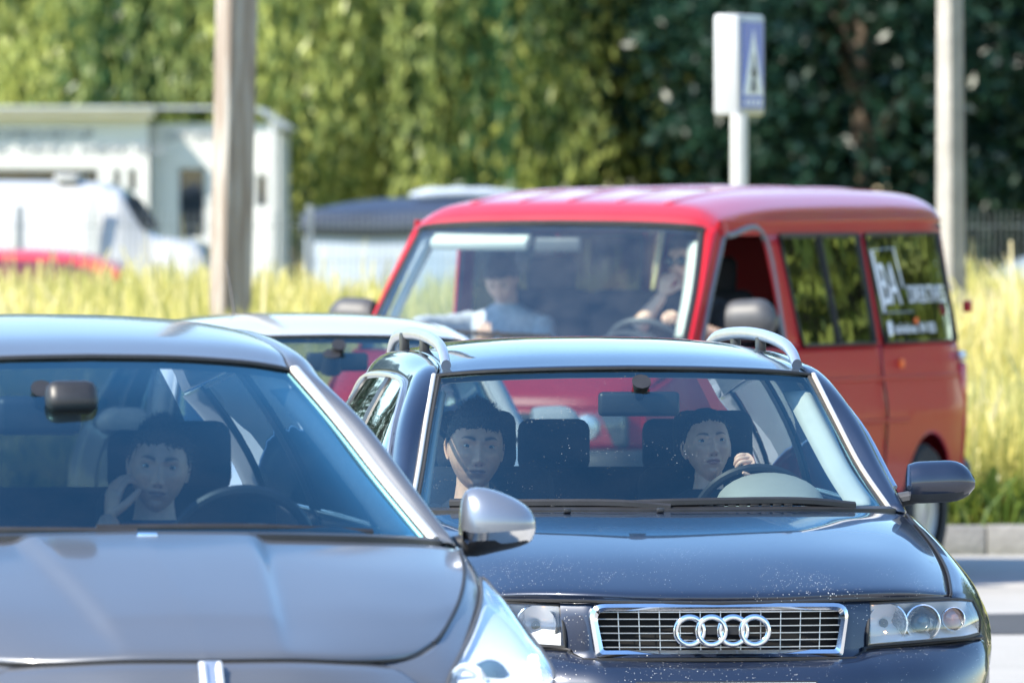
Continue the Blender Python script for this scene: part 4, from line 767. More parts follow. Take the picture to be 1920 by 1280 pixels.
# ---- slate grey crossover (nearest car)
CRO = dict(hn=110, rear_tint='privacy_glass', glass='slate_windscreen_glass', trimr=.016,
 hood=[[(0, .10, .797), (.2, .115, .797), (.38, .18, .789), (.52, .285, .792), (.604, .40, .820)],
       [(0, .13, .818), (.2, .145, .817), (.39, .21, .809), (.54, .32, .811), (.63, .45, .836)],
       [(0, .30, .865), (.22, .31, .862), (.42, .36, .858), (.58, .46, .857), (.675, .57, .866)],
       [(0, .52, .925), (.24, .53, .920), (.46, .56, .915), (.63, .64, .907), (.734, .75, .914)],
       [(0, .83, .997), (.27, .84, .991), (.52, .875, .984), (.69, .95, .975), (.803, 1.05, .970)],
       [(0, 1.14, 1.056), (.3, 1.155, 1.052), (.56, 1.22, 1.043), (.75, 1.32, 1.032), (.857, 1.40, 1.016)]],
 hoodfx=lambda H: np.concatenate([H[..., :2], (H[..., 2] + .020 / (1 + np.exp(-(np.interp(H[..., 1], [.2, 1.15], [.205, .30]) - np.abs(H[..., 0])) / .009)) * np.clip((H[..., 1] - .1) / .25, 0, 1))[..., None]], -1),
 fender=[[(.44, .225, .786), (.545, .31, .798), (.612, .41, .823), (.737, .75, .914), (.806, 1.05, .970), (.860, 1.40, 1.016), (.868, 1.8, 1.03)],
         [(.515, .185, .735), (.59, .235, .745), (.675, .42, .80), (.792, .80, .890), (.848, 1.09, .948), (.888, 1.40, .972), (.896, 1.8, .985)],
         [(.60, .14, .64), (.72, .20, .66), (.83, .45, .72), (.885, .82, .80), (.902, 1.11, .862), (.912, 1.4, .89), (.916, 1.8, .90)],
         [(.60, .10, .50), (.75, .18, .5), (.86, .48, .60), (.912, .80, .72), (.918, 1.11, .70), (.92, 1.4, .66), (.92, 1.8, .66)],
         [(.58, .14, .3), (.72, .22, .3), (.85, .50, .42), (.905, .82, .70), (.91, 1.15, .62), (.91, 1.3, .40), (.91, 1.8, .34)]],
 bumper=[[(0, .094, .794), (.2, .109, .794), (.37, .172, .786), (.47, .235, .779)], [(0, .035, .765), (.22, .05, .765), (.39, .115, .757), (.52, .19, .742)], [(0, -.01, .69), (.25, .005, .69), (.44, .06, .685), (.61, .15, .67)], [(0, -.05, .5), (.28, -.03, .5), (.5, .05, .5), (.74, .19, .5)], [(0, 0, .25), (.28, .02, .25), (.5, .1, .25), (.72, .23, .28)]],
 screen=[[(0, 1.165, 1.058), (.3, 1.185, 1.056), (.56, 1.26, 1.048), (.73, 1.38, 1.036), (.806, 1.50, 1.028)],
         [(0, 1.47, 1.245), (.27, 1.485, 1.240), (.50, 1.545, 1.222), (.65, 1.64, 1.195), (.715, 1.71, 1.175)],
         [(0, 1.75, 1.392), (.25, 1.765, 1.386), (.45, 1.81, 1.368), (.58, 1.88, 1.340), (.632, 1.92, 1.322)],
         [(0, 2.0, 1.493), (.22, 2.01, 1.489), (.40, 2.045, 1.477), (.51, 2.085, 1.462), (.548, 2.11, 1.453)]],
 roof=[[(0, 2.005, 1.498), (.22, 2.015, 1.494), (.40, 2.05, 1.482), (.51, 2.09, 1.467), (.545, 2.115, 1.457)],
       [(0, 2.3, 1.550), (.22, 2.3, 1.546), (.40, 2.31, 1.535), (.50, 2.32, 1.521), (.548, 2.33, 1.508)],
       [(0, 2.9, 1.590), (.22, 2.9, 1.586), (.40, 2.9, 1.575), (.50, 2.9, 1.561), (.55, 2.9, 1.548)],
       [(0, 3.5, 1.586), (.22, 3.5, 1.582), (.40, 3.5, 1.570), (.49, 3.5, 1.556), (.54, 3.5, 1.543)],
       [(0, 4.2, 1.525), (.22, 4.2, 1.52), (.38, 4.19, 1.508), (.46, 4.18, 1.494), (.505, 4.17, 1.480)]],
 frame=[[(.812, 1.49, 1.030), (.72, 1.705, 1.177), (.637, 1.915, 1.325), (.551, 2.12, 1.457), (.551, 2.33, 1.509), (.553, 2.9, 1.549), (.543, 3.5, 1.544), (.508, 4.17, 1.481)],
        [(.842, 1.485, 1.034), (.752, 1.69, 1.190), (.672, 1.90, 1.338), (.588, 2.12, 1.458), (.585, 2.33, 1.508), (.586, 2.9, 1.546), (.576, 3.5, 1.540), (.54, 4.18, 1.474)],
        [(.862, 1.49, 1.028), (.785, 1.70, 1.178), (.708, 1.91, 1.322), (.632, 2.13, 1.430), (.622, 2.34, 1.482), (.62, 2.9, 1.518), (.61, 3.5, 1.512), (.572, 4.2, 1.44)],
        [(.878, 1.58, 1.012), (.81, 1.78, 1.14), (.738, 1.98, 1.27), (.672, 2.17, 1.368), (.655, 2.4, 1.425), (.652, 2.9, 1.455), (.642, 3.5, 1.445), (.605, 4.2, 1.37)]],
 belt=[(.878, 1.6, 1.005), (.882, 2.0, 1.02), (.885, 2.8, 1.04), (.87, 3.6, 1.06), (.81, 4.3, 1.08)],
 rail=[(.876, 1.6, 1.012), (.81, 1.78, 1.14), (.738, 1.98, 1.27), (.672, 2.17, 1.368), (.655, 2.4, 1.425), (.652, 2.9, 1.455), (.642, 3.5, 1.445), (.605, 4.25, 1.36)],
 side=[('window', (1.70, 2.70, 2.40, 2.78)), ('window', (1.70, 1.705, 2.0, 2.40)), ('black_plastic', (2.70, 2.83, 2.78, 2.89)), ('window', (2.83, 3.58, 2.89, 3.50)), ('black_plastic', (3.58, 3.68, 3.50, 3.58)), ('window', (3.68, 4.15, 3.58, 4.0)), ('paint', (4.15, 4.4, 4.0, 4.25))],
 doors=[('front_door', [[(.875, 1.72, 1.01), (.885, 2.25, 1.026), (.887, 2.76, 1.04)], [(.902, 1.75, .96), (.91, 2.25, .97), (.91, 2.76, .98)], [(.918, 1.75, .8), (.92, 2.25, .8), (.92, 2.76, .8)], [(.92, 1.75, .5), (.92, 2.25, .5), (.92, 2.76, .5)], [(.90, 1.75, .28), (.90, 2.25, .28), (.90, 2.76, .28)]]),
        ('rear_door', [[(.887, 2.77, 1.04), (.882, 3.2, 1.05), (.872, 3.62, 1.06)], [(.91, 2.77, .98), (.908, 3.2, .99), (.90, 3.62, 1.0)], [(.92, 2.77, .8), (.92, 3.2, .8), (.915, 3.62, .8)], [(.92, 2.77, .5), (.92, 3.2, .5), (.915, 3.62, .5)], [(.90, 2.77, .28), (.90, 3.2, .28), (.90, 3.62, .28)]]),
        ('rear_wing', [[(.872, 3.63, 1.06), (.84, 4.1, 1.075), (.74, 4.4, 1.09)], [(.90, 3.63, 1.0), (.87, 4.1, 1.01), (.78, 4.44, 1.01)], [(.915, 3.63, .8), (.89, 4.1, .8), (.80, 4.48, .8)], [(.915, 3.63, .62), (.89, 4.1, .6), (.8, 4.5, .5)], [(.90, 3.63, .56), (.88, 4.1, .45), (.78, 4.48, .3)]])],
 tail=[[(0, 4.48, 1.08), (.3, 4.47, 1.08), (.55, 4.44, 1.08), (.74, 4.40, 1.085)], [(0, 4.52, .85), (.3, 4.51, .85), (.6, 4.48, .85), (.79, 4.44, .85)], [(0, 4.54, .6), (.3, 4.53, .6), (.6, 4.5, .6), (.80, 4.46, .6)], [(0, 4.5, .3), (.3, 4.49, .3), (.6, 4.47, .3), (.78, 4.44, .3)]],
 rearglass=[[(0, 4.48, 1.08), (.3, 4.47, 1.08), (.55, 4.44, 1.08), (.68, 4.40, 1.085)], [(0, 4.36, 1.30), (.3, 4.35, 1.30), (.5, 4.32, 1.295), (.61, 4.28, 1.29)], [(0, 4.21, 1.522), (.25, 4.2, 1.517), (.42, 4.19, 1.50), (.50, 4.17, 1.478)]],
 wheels=[(.80, .92, .33), (.80, 3.62, .33)],
 doorgaps=[(1.745, [(.876, 1.01), (.902, .95), (.918, .8), (.92, .4)]), (2.765, [(.887, 1.04), (.91, .98), (.92, .8), (.92, .4)])])
cro, cro_ws, _ = car(CRO, 'crossover_car', 'slate grey crossover car cut off by the left edge, with chrome-striped mirror', (-.714, 27.2, 0), 10.7, 'slate_paint')
def swept_lamp(s):
    f = np.array([s, 1, 1.])
    a = [(.855, 1.10, .955), (.806, .83, .905), (.722, .52, .836), (.627, .26, .756), (.59, .16, .69)]; m_ = [(.864, 1.095, .952), (.866, .81, .893), (.832, .48, .828), (.755, .225, .752), (.70, .13, .68)]
    c = [(.872, 1.085, .942), (.908, .85, .855), (.910, .55, .788), (.888, .30, .735), (.83, .18, .66)]
    lens = grid('headlamp', loft([np.array(r) * f for r in (a, m_, c)], 12, 30), 'lens_glass', cro)
    grid('housing', loft([np.array(r) * f + (-.006 * s, .012, -d) for r, d in ((a, .010), (m_, .034), (c, .014))], 12, 30), 'lamp_housing', lens)
    b = MB(); b.lathe([(.001, .016), (.02, .013), (.034, .004), (.038, -.01), (.046, -.012), (.05, -.03)], (.735 * s, .30, .745), (.12 * s, -1, .35), 24); b.build('projector', 'projector_lens', lens)
    b = MB(); b.lathe([(.03, -.02), (.042, .0), (.046, .004)], (.665 * s, .25, .735), (.12 * s, -1, .3), 24); b.build('reflector_bowl', 'reflector', lens)
    for i in range(7):
        t = i / 6; p = np.array((.893 - .03 * t, .44 - .22 * t, .772 - .085 * t)) * f; b = MB(); b.sphere(p + (-.030 * s, .0, .008), (.013, .011, .011), 10, 8); b.build('daytime_lamp', 'led_lit', lens)
    loop = np.concatenate([cr(a, 16), cr([a[-1], m_[-1], c[-1]], 6)[1:], cr(c, 16)[::-1][1:], cr([c[0], m_[0], a[0]], 4)[1:-1]]) * f; b = MB(); b.tube(loop, .005, 6, True); b.build('lamp_seal', 'grey_plastic', lens)
swept_lamp(1); swept_lamp(-1)
b = MB(); b.rbox((0, .030, .762), (.060, .016, .085), .008, 0, Matrix.Rotation(RAD(-35), 4, 'X'), 3); em = b.build('bonnet_emblem', 'satin_silver', cro)
b = MB()
for x in (-.020, .020): b.rbox((x, .020, .766), (.014, .016, .070), .005, 0, Matrix.Rotation(RAD(-35), 4, 'X'))
b.build('emblem_relief', 'trim_bright', em)
def teardrop_mirror(s):
    c = np.array((s * 1.0, 1.65, 1.075)); n = 24; rows = []
    prof = [(-.095, .050, .05, .035), (-.085, .088, .085, .055), (-.055, .096, .088, .075), (-.01, .088, .075, .08), (.04, .068, .066, .075), (.075, .046, .055, .06), (.092, .026, .04, .04), (.096, .010, .02, .02)]
    V = []
    for x, hu, hl, dp in prof:
        for a in np.linspace(0, 2 * pi, n, endpoint=False): V.append((c[0] + s * x, c[1] + dp * cos(a), c[2] + (hu if sin(a) > 0 else hl) * sin(a)))
    V = np.array(V); F = gfaces(len(prof), n, True) + [tuple(range(n)), tuple((len(prof) - 1) * n + j for j in range(n))]; zz = lambda f: np.mean([V[i][2] for i in f]) - c[2]
    b = MB(); b.add(V, [f for f in F if zz(f) > -.012], 0); b.add(V, [f for f in F if -.045 < zz(f) <= -.012], 1); b.add(V, [f for f in F if zz(f) <= -.045], 2); mo = b.build('door_mirror', ['silver_paint', 'chrome', 'black_plastic'], cro)
    mo.modifiers.new('sub', 'SUBSURF').levels = 1; mo.modifiers['sub'].render_levels = 1
    b = MB(); b.tube(cr([c + (-s * .15, .03, -.075), c + (-s * .10, .01, -.06), c + (-s * .05, 0, -.05)], 8), .03, 10); b.build('mirror_arm', 'black_plastic', mo)
teardrop_mirror(1); teardrop_mirror(-1)
interior(cro, (.38, 1.92, .99), (-.15, 1.86, 1.350), 1.035, 1.26, .70, [(.38, 2.66, 1.22), (-.38, 2.66, 1.22)], (3.4, 1.1), (.40, 1.60, 1.035, .16, .07), 'dash_plastic', mir=(.22, .05, .10), rear_hr=(-.4, .4))
b = MB(); b.rbox((-.085, 1.73, 1.398), (.135, .07, .085), .03, 0, Matrix.Rotation(RAD(-30), 4, 'X'), 3); b.build('sensor_housing', 'black_plastic', cro)
inner_pillars(cro, [(.775, 1.56, 1.07), (.72, 1.70, 1.172), (.637, 1.905, 1.318), (.565, 2.08, 1.43)], 0, 'headliner', .05)
wiper(cro, [(.62, 1.33, 1.058), (.3, 1.23, 1.076), (-.1, 1.205, 1.077)], .011); wiper(cro, [(.0, 1.19, 1.068), (-.4, 1.24, 1.072), (-.66, 1.37, 1.062)], .011)
b = MB(); b.rbox((.01, 1.10, 1.066), (.055, .035, .016), .007); b.build('washer_jet', 'chrome', cro)
b = MB(); b.rbox((.36, 1.42, 1.062), (.30, .06, .018), .008); b.build('dash_tray', 'dash_pale', cro)

# ---- white hatchback behind
TW = lambda a: np.array(a) * (.965, .97, .97)
hat, _, _ = car(EST, 'hatchback_car', 'white hatchback behind the slate crossover, roof and windscreen showing', (-.47, 43.6, 0), 8, 'white_paint', TW)
interior(hat, (.37, 1.9, .90), (.03, 1.86, 1.235), .905, 1.28, .60, [(.36, 2.55, 1.06), (-.36, 2.55, 1.06)], (3.2, .97))
b = MB(); b.tube([(.0, 1.78, 1.27), (.0, 1.82, 1.20)], [.035, .045], 12); b.build('camera_housing', 'black_plastic', hat)
b = MB(); b.tube([(-.16, 3.75, 1.385), (-.175, 3.95, 1.62)], [.005, .003], 6); b.build('roof_aerial', 'black_plastic', hat)
for s in (1, -1):
    f = np.array([s, 1, 1.]); G = loft([TW(np.array(r)) * f for r in ([(.452, .150, .728), (.6, .23, .73), (.735, .325, .731), (.795, .40, .724)], [(.444, .118, .665), (.6, .2, .669), (.752, .305, .672), (.816, .40, .675)], [(.440, .112, .606), (.6, .19, .614), (.755, .305, .621), (.818, .41, .628)])], 8, 16)
    l_ = grid('headlamp', G, 'lens_glass', hat); grid('housing', G + (0, .03, 0), 'satin_silver', l_)
    door_mirror(hat, s, (s * .87, 1.57, 1.0), (.19, .12, .12), 'white_paint')
b = MB(); b.rbox((0, .10, .64), (.86, .10, .13), .03); b.build('grille', 'black_plastic', hat)

# ---- red van
VP = (-.25, 53.6, 0); VR = -21.4
van = empty('passenger_van', VP, RAD(VR), 'red passenger van with white lettering on its rear side window', 'van')
VREF = (0, 2.4, .9)
screen = [[(0, .66, 1.150), (.45, .69, 1.155), (.75, .76, 1.160), (.832, .82, 1.165)], [(0, .965, 1.46), (.43, .985, 1.455), (.715, 1.04, 1.445), (.793, 1.085, 1.44)], [(0, 1.26, 1.757), (.40, 1.275, 1.752), (.66, 1.305, 1.738), (.735, 1.335, 1.722)]]
grid('windscreen', full(loft(screen, 16, 20)), 'van_windscreen_glass', van, 0, VREF)
vr = [[(0, 1.27, 1.765), (.40, 1.285, 1.760), (.66, 1.315, 1.746), (.735, 1.345, 1.732), (.775, 1.37, 1.722)], [(0, 1.34, 1.825), (.40, 1.355, 1.820), (.64, 1.375, 1.805), (.735, 1.395, 1.775), (.785, 1.42, 1.742)],
      [(0, 1.55, 1.878), (.40, 1.56, 1.872), (.62, 1.57, 1.856), (.735, 1.58, 1.808), (.790, 1.60, 1.752)], [(0, 2.3, 1.925), (.40, 2.3, 1.920), (.62, 2.3, 1.900), (.735, 2.3, 1.840), (.790, 2.3, 1.758)],
      [(0, 3.6, 1.938), (.40, 3.6, 1.933), (.62, 3.6, 1.912), (.735, 3.6, 1.850), (.790, 3.6, 1.765)], [(0, 4.55, 1.920), (.40, 4.55, 1.915), (.62, 4.55, 1.895), (.735, 4.55, 1.84), (.788, 4.55, 1.765)], [(0, 4.71, 1.87), (.4, 4.71, 1.865), (.62, 4.70, 1.845), (.73, 4.69, 1.80), (.772, 4.66, 1.755)]]
R = loft(vr, 40, 30); grid('roof', full(R), 'red_roof_paint', van, .012, VREF); L = full(R); L[..., 2] -= .035; grid('headliner', L, 'headliner', van, 0, VREF)
for i in range(5):
    x = -.5 + .25 * i; b = MB(); b.tube(cr([(x, 1.42, 1.838 - .02 * abs(x)), (x, 1.56, 1.876 - .02 * abs(x)), (x, 2.3, 1.922 - .02 * abs(x)), (x, 3.6, 1.934 - .02 * abs(x)), (x, 4.3, 1.917 - .02 * abs(x))], 24), .016, 8, sq=(.7, 2.0)); b.build('roof_rib', 'red_roof_paint', van)
def vx(z): return float(np.interp(z, [.38, .60, .785, .80, 1.05, 1.155, 1.30, 1.50, 1.70, 1.775], [.888, .912, .918, .924, .892, .872, .854, .826, .796, .786]))
def vpt(y, z, o=0.): return (vx(z) + o - .03 * max(0, (y - 4.35) / .37) ** 2 - .0, y, z)
def vquad(name, m, y0b, y1b, y0t, y1t, z0, z1, o=0., thick=.012, n=10, only=None):
    G = np.array([[vpt((y0b + (y1b - y0b) * u) * (1 - v) + (y0t + (y1t - y0t) * u) * v, z0 + (z1 - z0) * v, o) for u in np.linspace(0, 1, n)] for v in np.linspace(0, 1, n)])
    out = [grid(name, G, m, van, thick, VREF)]
    if only is None: out.append(grid(name, flipx(G), m, van, thick, VREF))
    return out
arch = lambda y: max([.40] + [.33 + math.sqrt(max(0, .37 ** 2 - (y - c) ** 2)) for c in (.95, 4.12)])
for nm, y0, y1 in (('front_door', 1.12, 2.08), ('side_panel', 2.09, 3.43), ('rear_panel', 3.44, 4.70), ('front_wing', .30, 1.11)):
    ys = np.linspace(y0, y1, 44); G = []
    for t in np.linspace(0, 1, 22):
        row = []
        for y in ys:
            zt = 1.155 if y > .82 else np.interp(y, [.3, .82], [.95, 1.13]); z = zt + (arch(y) - zt) * t; p = np.array(vpt(y, z)); p[0] -= .10 * max(0, (.85 - y) / .55) ** 2; row.append(p)
        G.append(row)
    G = np.array(G); G[0, :, 2] += 0; pair(nm, G, 'red_paint', van, .012, VREF)
vquad('door_pillar', 'red_paint', 2.10, 2.33, 2.0, 2.20, 1.155, 1.70); vquad('door_pillar', 'red_paint', 3.385, 3.515, 3.325, 3.43, 1.155, 1.70); vquad('rear_pillar', 'red_paint', 4.66, 4.70, 4.545, 4.67, 1.155, 1.70); vquad('cant_rail', 'red_paint', 1.42, 4.67, 1.40, 4.65, 1.70, 1.772, n=30)
for (a, c, d, e_) in ((2.33, 3.385, 2.20, 3.325), (3.515, 4.66, 3.43, 4.545)):
    for w in vquad('side_window', 'privacy_glass', a, c, d, e_, 1.155, 1.70, .004, 0): pass
    for s in (1, -1):
        loop = [vpt(a, 1.16, .007), vpt(c, 1.16, .007), vpt(e_, 1.695, .007), vpt(d, 1.695, .007)]; pts = np.concatenate([cr([loop[i], loop[(i + 1) % 4]], 8)[:-1] for i in range(4)]) * (s, 1, 1)
        b = MB(); b.tube(pts, .016, 6, True, sq=(.5, 1)); b.build('window_seal', 'rubber', van)
for s in (1, -1):
    b = MB(); b.tube([np.array(vpt(2.86, 1.165, .010)) * (s, 1, 1), np.array(vpt(2.76, 1.69, .010)) * (s, 1, 1)], .012, 6); b.build('sliding_window_bar', 'rubber', van)
    edge = np.array([r[-1] for r in screen]); outer = np.array([(.858, .86, 1.150), (.822, 1.115, 1.44), (.785, 1.40, 1.735)])
    grid('windscreen_pillar', loft([(edge + (.004, 0, 0)) * (s, 1, 1), ((edge + outer) / 2 + (.008, -.012, .006)) * (s, 1, 1), outer * (s, 1, 1), (outer + (-.002, .085, -.02)) * (s, 1, 1)], 8, 20), 'red_paint', van, .012, VREF)
    b = MB(); b.tube(cr(edge, 14) * (s, 1, 1) + (-s * .012, 0, 0), .018, 6); b.build('screen_seal', 'rubber', van)
    b = MB(); b.tube(np.concatenate([cr(outer + (-.004, .085, -.02), 12), cr([vpt(1.50, 1.70, -.004), vpt(2.0, 1.70, -.004), vpt(2.10, 1.18, -.004)], 16)]) * (s, 1, 1), .016, 6); b.build('door_frame_seal', 'mirror_grey_plastic', van)
    door_mirror(van, s, (s * 1.035, 1.20, 1.295), (.235, .15, .20), 'grey_plastic', 'grey_plastic')
    for y in (2.085, 3.437): seam(van, [np.array(vpt(y + .05, 1.15, .002)) * (s, 1, 1), np.array(vpt(y, 1.0, .002)) * (s, 1, 1), np.array(vpt(y, .8, .002)) * (s, 1, 1), np.array(vpt(y, .45, .002)) * (s, 1, 1)], name='door_gap')
    b = MB(); b.tube([np.array(vpt(y, .985, .006)) * (s, 1, 1) for y in np.linspace(2.15, 4.6, 14)], .011, 6); b.build('sliding_rail', 'red_paint', van)
    b = MB(); b.tube([np.array(vpt(y, .775, .006)) * (s, 1, 1) for y in np.linspace(1.4, 3.75, 14)], .012, 6); b.build('swage_line', 'red_paint', van)
    for y, z in ((1.93, 1.06), (2.26, 1.02)): b = MB(); b.rbox(np.array(vpt(y, z, .016)) * (s, 1, 1), (.03, .15, .035), .012); b.build('door_handle', 'black_plastic', van)
    b = MB(); b.rbox(np.array(vpt(3.72, 1.055, .006)) * (s, 1, 1), (.02, .06, .045), .008); b.build('orange_block', 'decal_orange', van)  # small orange block set on the flank
    b = MB(); b.rbox(np.array(vpt(4.66, 1.08, .02)) * (s, 1, 1), (.05, .07, .05), .015); b.build('rear_hinge', 'satin_silver', van); b = MB(); b.rbox((s * .905, 4.70, 1.33), (.04, .05, .06), .01); b.build('rear_hinge', 'red_paint', van)
    b = MB(); b.rbox((s * .84, 4.70, .88), (.12, .06, .34), .02); b.build('tail_lamp', 'tail_red', van)
    for y in (.95, 4.12): wheel(van, s * .80, y, .325)
    b = MB(); b.rbox((s * .60, .16, .80), (.34, .07, .17), .03); hl_ = b.build('headlamp', 'lens_glass', van); b = MB(); b.lathe([(.02, .03), (.06, .02), (.075, -.01)], (s * .58, .17, .80), (0, -1, 0), 20); b.build('reflector_bowl', 'reflector', hl_)
    b = MB(); b.rbox((s * .60, .20, .80), (.36, .04, .19), .02); b.build('headlamp_housing', 'grey_plastic', van)
bon = [[(0, .655, 1.146), (.45, .685, 1.15), (.75, .755, 1.155), (.86, .84, 1.15)], [(0, .42, 1.085), (.45, .44, 1.085), (.72, .50, 1.08), (.84, .60, 1.07)], [(0, .20, .975), (.45, .215, .975), (.68, .26, .97), (.80, .36, .96)], [(0, .145, .895), (.45, .155, .895), (.66, .19, .895), (.78, .29, .90)]]
grid('bonnet', full(loft(bon, 20, 18)), 'red_paint', van, .012, VREF)
grid('nose_panel', full(loft([[(0, .150, .895), (.45, .16, .895), (.68, .2, .895), (.80, .31, .9)], [(0, .135, .80), (.42, .14, .80), (.70, .19, .8), (.84, .34, .8)], [(0, .125, .70), (.42, .13, .70), (.72, .18, .7), (.86, .36, .7)]], 8, 16)), 'red_paint', van, .012, VREF)
grid('front_bumper', full(loft([[(0, .05, .70), (.5, .06, .70), (.78, .13, .70), (.90, .4, .70)], [(0, .0, .64), (.5, .01, .64), (.80, .09, .64), (.92, .4, .64)], [(0, .0, .42), (.5, .01, .42), (.80, .09, .42), (.92, .4, .42)], [(0, .06, .28), (.5, .07, .28), (.78, .15, .28), (.88, .4, .28)]], 12, 18)), 'grey_plastic', van, .012, VREF)
b = MB(); b.rbox((0, .135, .80), (.80, .05, .14), .02); vg = b.build('grille', 'black_plastic', van)
for i in range(4): b = MB(); b.rbox((0, .108, .755 + i * .03), (.76, .012, .010), .003); b.build('grille_bar', 'grey_plastic', vg)
grid('rear_door', full(loft([[(0, 4.71, 1.80), (.4, 4.71, 1.79), (.70, 4.68, 1.75)], [(0, 4.735, 1.2), (.5, 4.735, 1.2), (.84, 4.70, 1.2)], [(0, 4.74, .8), (.5, 4.74, .8), (.90, 4.70, .8)], [(0, 4.73, .4), (.5, 4.73, .4), (.88, 4.68, .4)]], 14, 16)), 'red_paint', van, .012, VREF)
b = MB(); b.rbox((0, 4.735, 1.45), (1.3, .012, .46), .005); b.build('rear_window', 'privacy_glass', van)
b = MB(); b.rbox((0, 4.76, .46), (1.8, .14, .20), .05); b.build('rear_bumper', 'grey_plastic', van)
b = MB(); b.box((0, 2.5, .42), (1.62, 4.0, .06)); b.build('floor_pan', 'carpet', van)
b = MB(); b.box((0, .70, .75), (1.6, .05, .72)); b.build('bulkhead', 'carpet', van)
tp = full(cr(screen[2], 12)[None])[0]; b = MB(); b.tube(tp + (0, 0, .006), .014, 6); b.build('screen_top_seal', 'rubber', van)
# lettering on the rear side window
ey = Vector((vx(1.70) - vx(1.20), -.19, .5)).normalized(); ex = Vector((0, 1, 0)); ez = ex.cross(ey).normalized(); ey = ez.cross(ex)
def vtext(s, y, z, size, m='decal_white', sx=1., d=.0008):
    p = Vector(vpt(y, z, .0075)); Mx = Matrix((ex, ey, ez)).transposed().to_4x4(); Mx.translation = p
    sh = Matrix.Identity(4); sh[0][1] = -.22
    return text(s, size, m, van, Mx @ sh, d, 'lettering', sx)
def vbar(y0, z0, y1, z1, w=.016):
    b = MB(); b.tube([vpt(y0, z0, .0075), vpt(y1, z1, .0075)], w, 4, sq=(.12, 1)); b.build('lettering_frame', 'decal_white', van)
vbar(3.50, 1.62, 3.83, 1.63); vbar(3.50, 1.62, 3.575, 1.315); vbar(3.57, 1.31, 3.98, 1.31); vbar(3.83, 1.63, 3.90, 1.43, .008)
vtext('BA', 3.585, 1.35, .30, sx=.72); vtext('DIREKTIVES', 3.97, 1.355, .125, sx=.85)
b = MB(); b.tube(cr([vpt(3.625, 1.265, .0075), vpt(3.635, 1.195, .0075)], 6), .028, 8, sq=(.12, 1)); b.build('lettering_mark', 'decal_white', van)
vtext('badirektives  041 820', 3.70, 1.205, .072, sx=.98)
b = MB(); b.rbox(vpt(4.03, 1.265, .009), (.003, .05, .03), .001); b.build('lettering_mark', 'decal_orange', van)
# van interior
rows = [[(0, y, z), (.4, y + .02, z), (.72, y + .06, z - .01), (.80, y + .12, z - .02)] for y, z in ((.68, 1.13), (.85, 1.165), (1.08, 1.17), (1.18, 1.13), (1.22, .95), (1.18, .6))]
grid('dashboard', full(loft(rows, 16, 16)), 'dash_pale', van, 0, (0, 1, .6))
steering(van, (.42, 1.42, 1.14), .20, 40, 'grey_plastic')
b = MB(); k = 7; V = [(.42 + .17 * (.8 + .2 * sin(i / 6 * 2)) * cos(a), 1.05 + .14 * i / 6, 1.15 + .10 * (.8 + .2 * sin(i / 6 * 2)) * sin(a)) for i in range(k) for a in np.linspace(0, pi, 14)]; b.add(V, gfaces(k, 14)); b.build('instrument_hood', 'grey_plastic', van)
for x, y in ((.42, 2.12), (-.42, 2.12), (0.02, 2.14)): headrest_seat(van, x, y, .78, .46, x != .02, top=1.38, hz=1.50)
b = MB(); b.rbox((0, 3.1, 1.0), (1.5, .14, .75), .05); b.build('rear_bench', 'seat_cloth', van)
inner_pillars(van, [(.80, .93, 1.24), (.775, 1.10, 1.43), (.742, 1.25, 1.60), (.72, 1.33, 1.69)], 0, 'trim_cream', .075)
b = MB(); b.rbox((-.40, 1.30, 1.672), (.50, .10, .05), .012, 0, Matrix.Rotation(RAD(30), 4, 'X')); b.build('sun_visor', 'trim_cream', van)
b = MB(); b.rbox((.03, 1.22, 1.655), (.24, .035, .075), .02, 0, None, 3); b.build('interior_mirror', 'grey_plastic', van)
b = MB(); b.tube(cr([(-.36, .735, 1.243), (-.15, .722, 1.235), (.18, .735, 1.222)], 12), .010, 6); b.build('wiper', 'black_plastic', van); b = MB(); b.tube(cr([(-.10, .725, 1.24), (.1, .66, 1.165)], 8), .012, 6); b.build('wiper', 'black_plastic', van)
pp = empty('dashboard_papers', (0, 0, 0), 0, 'white papers lying on the red van dashboard in front of the passenger', 'papers')
for i, (x, y, rz) in enumerate(((-.52, .98, .2), (-.44, 1.0, -.15), (-.58, .95, .5))):
    b = MB(); b.box((0, 0, 0), (.30, .21, .003)); o = b.build('sheet', 'paper', pp, False); o.location = (x, y, 1.187 + .006 * i); o.rotation_euler = (RAD(-8) * (i == 1), RAD(3) * i, rz)
pp.location = VP; pp.rotation_euler = (0, 0, RAD(VR))

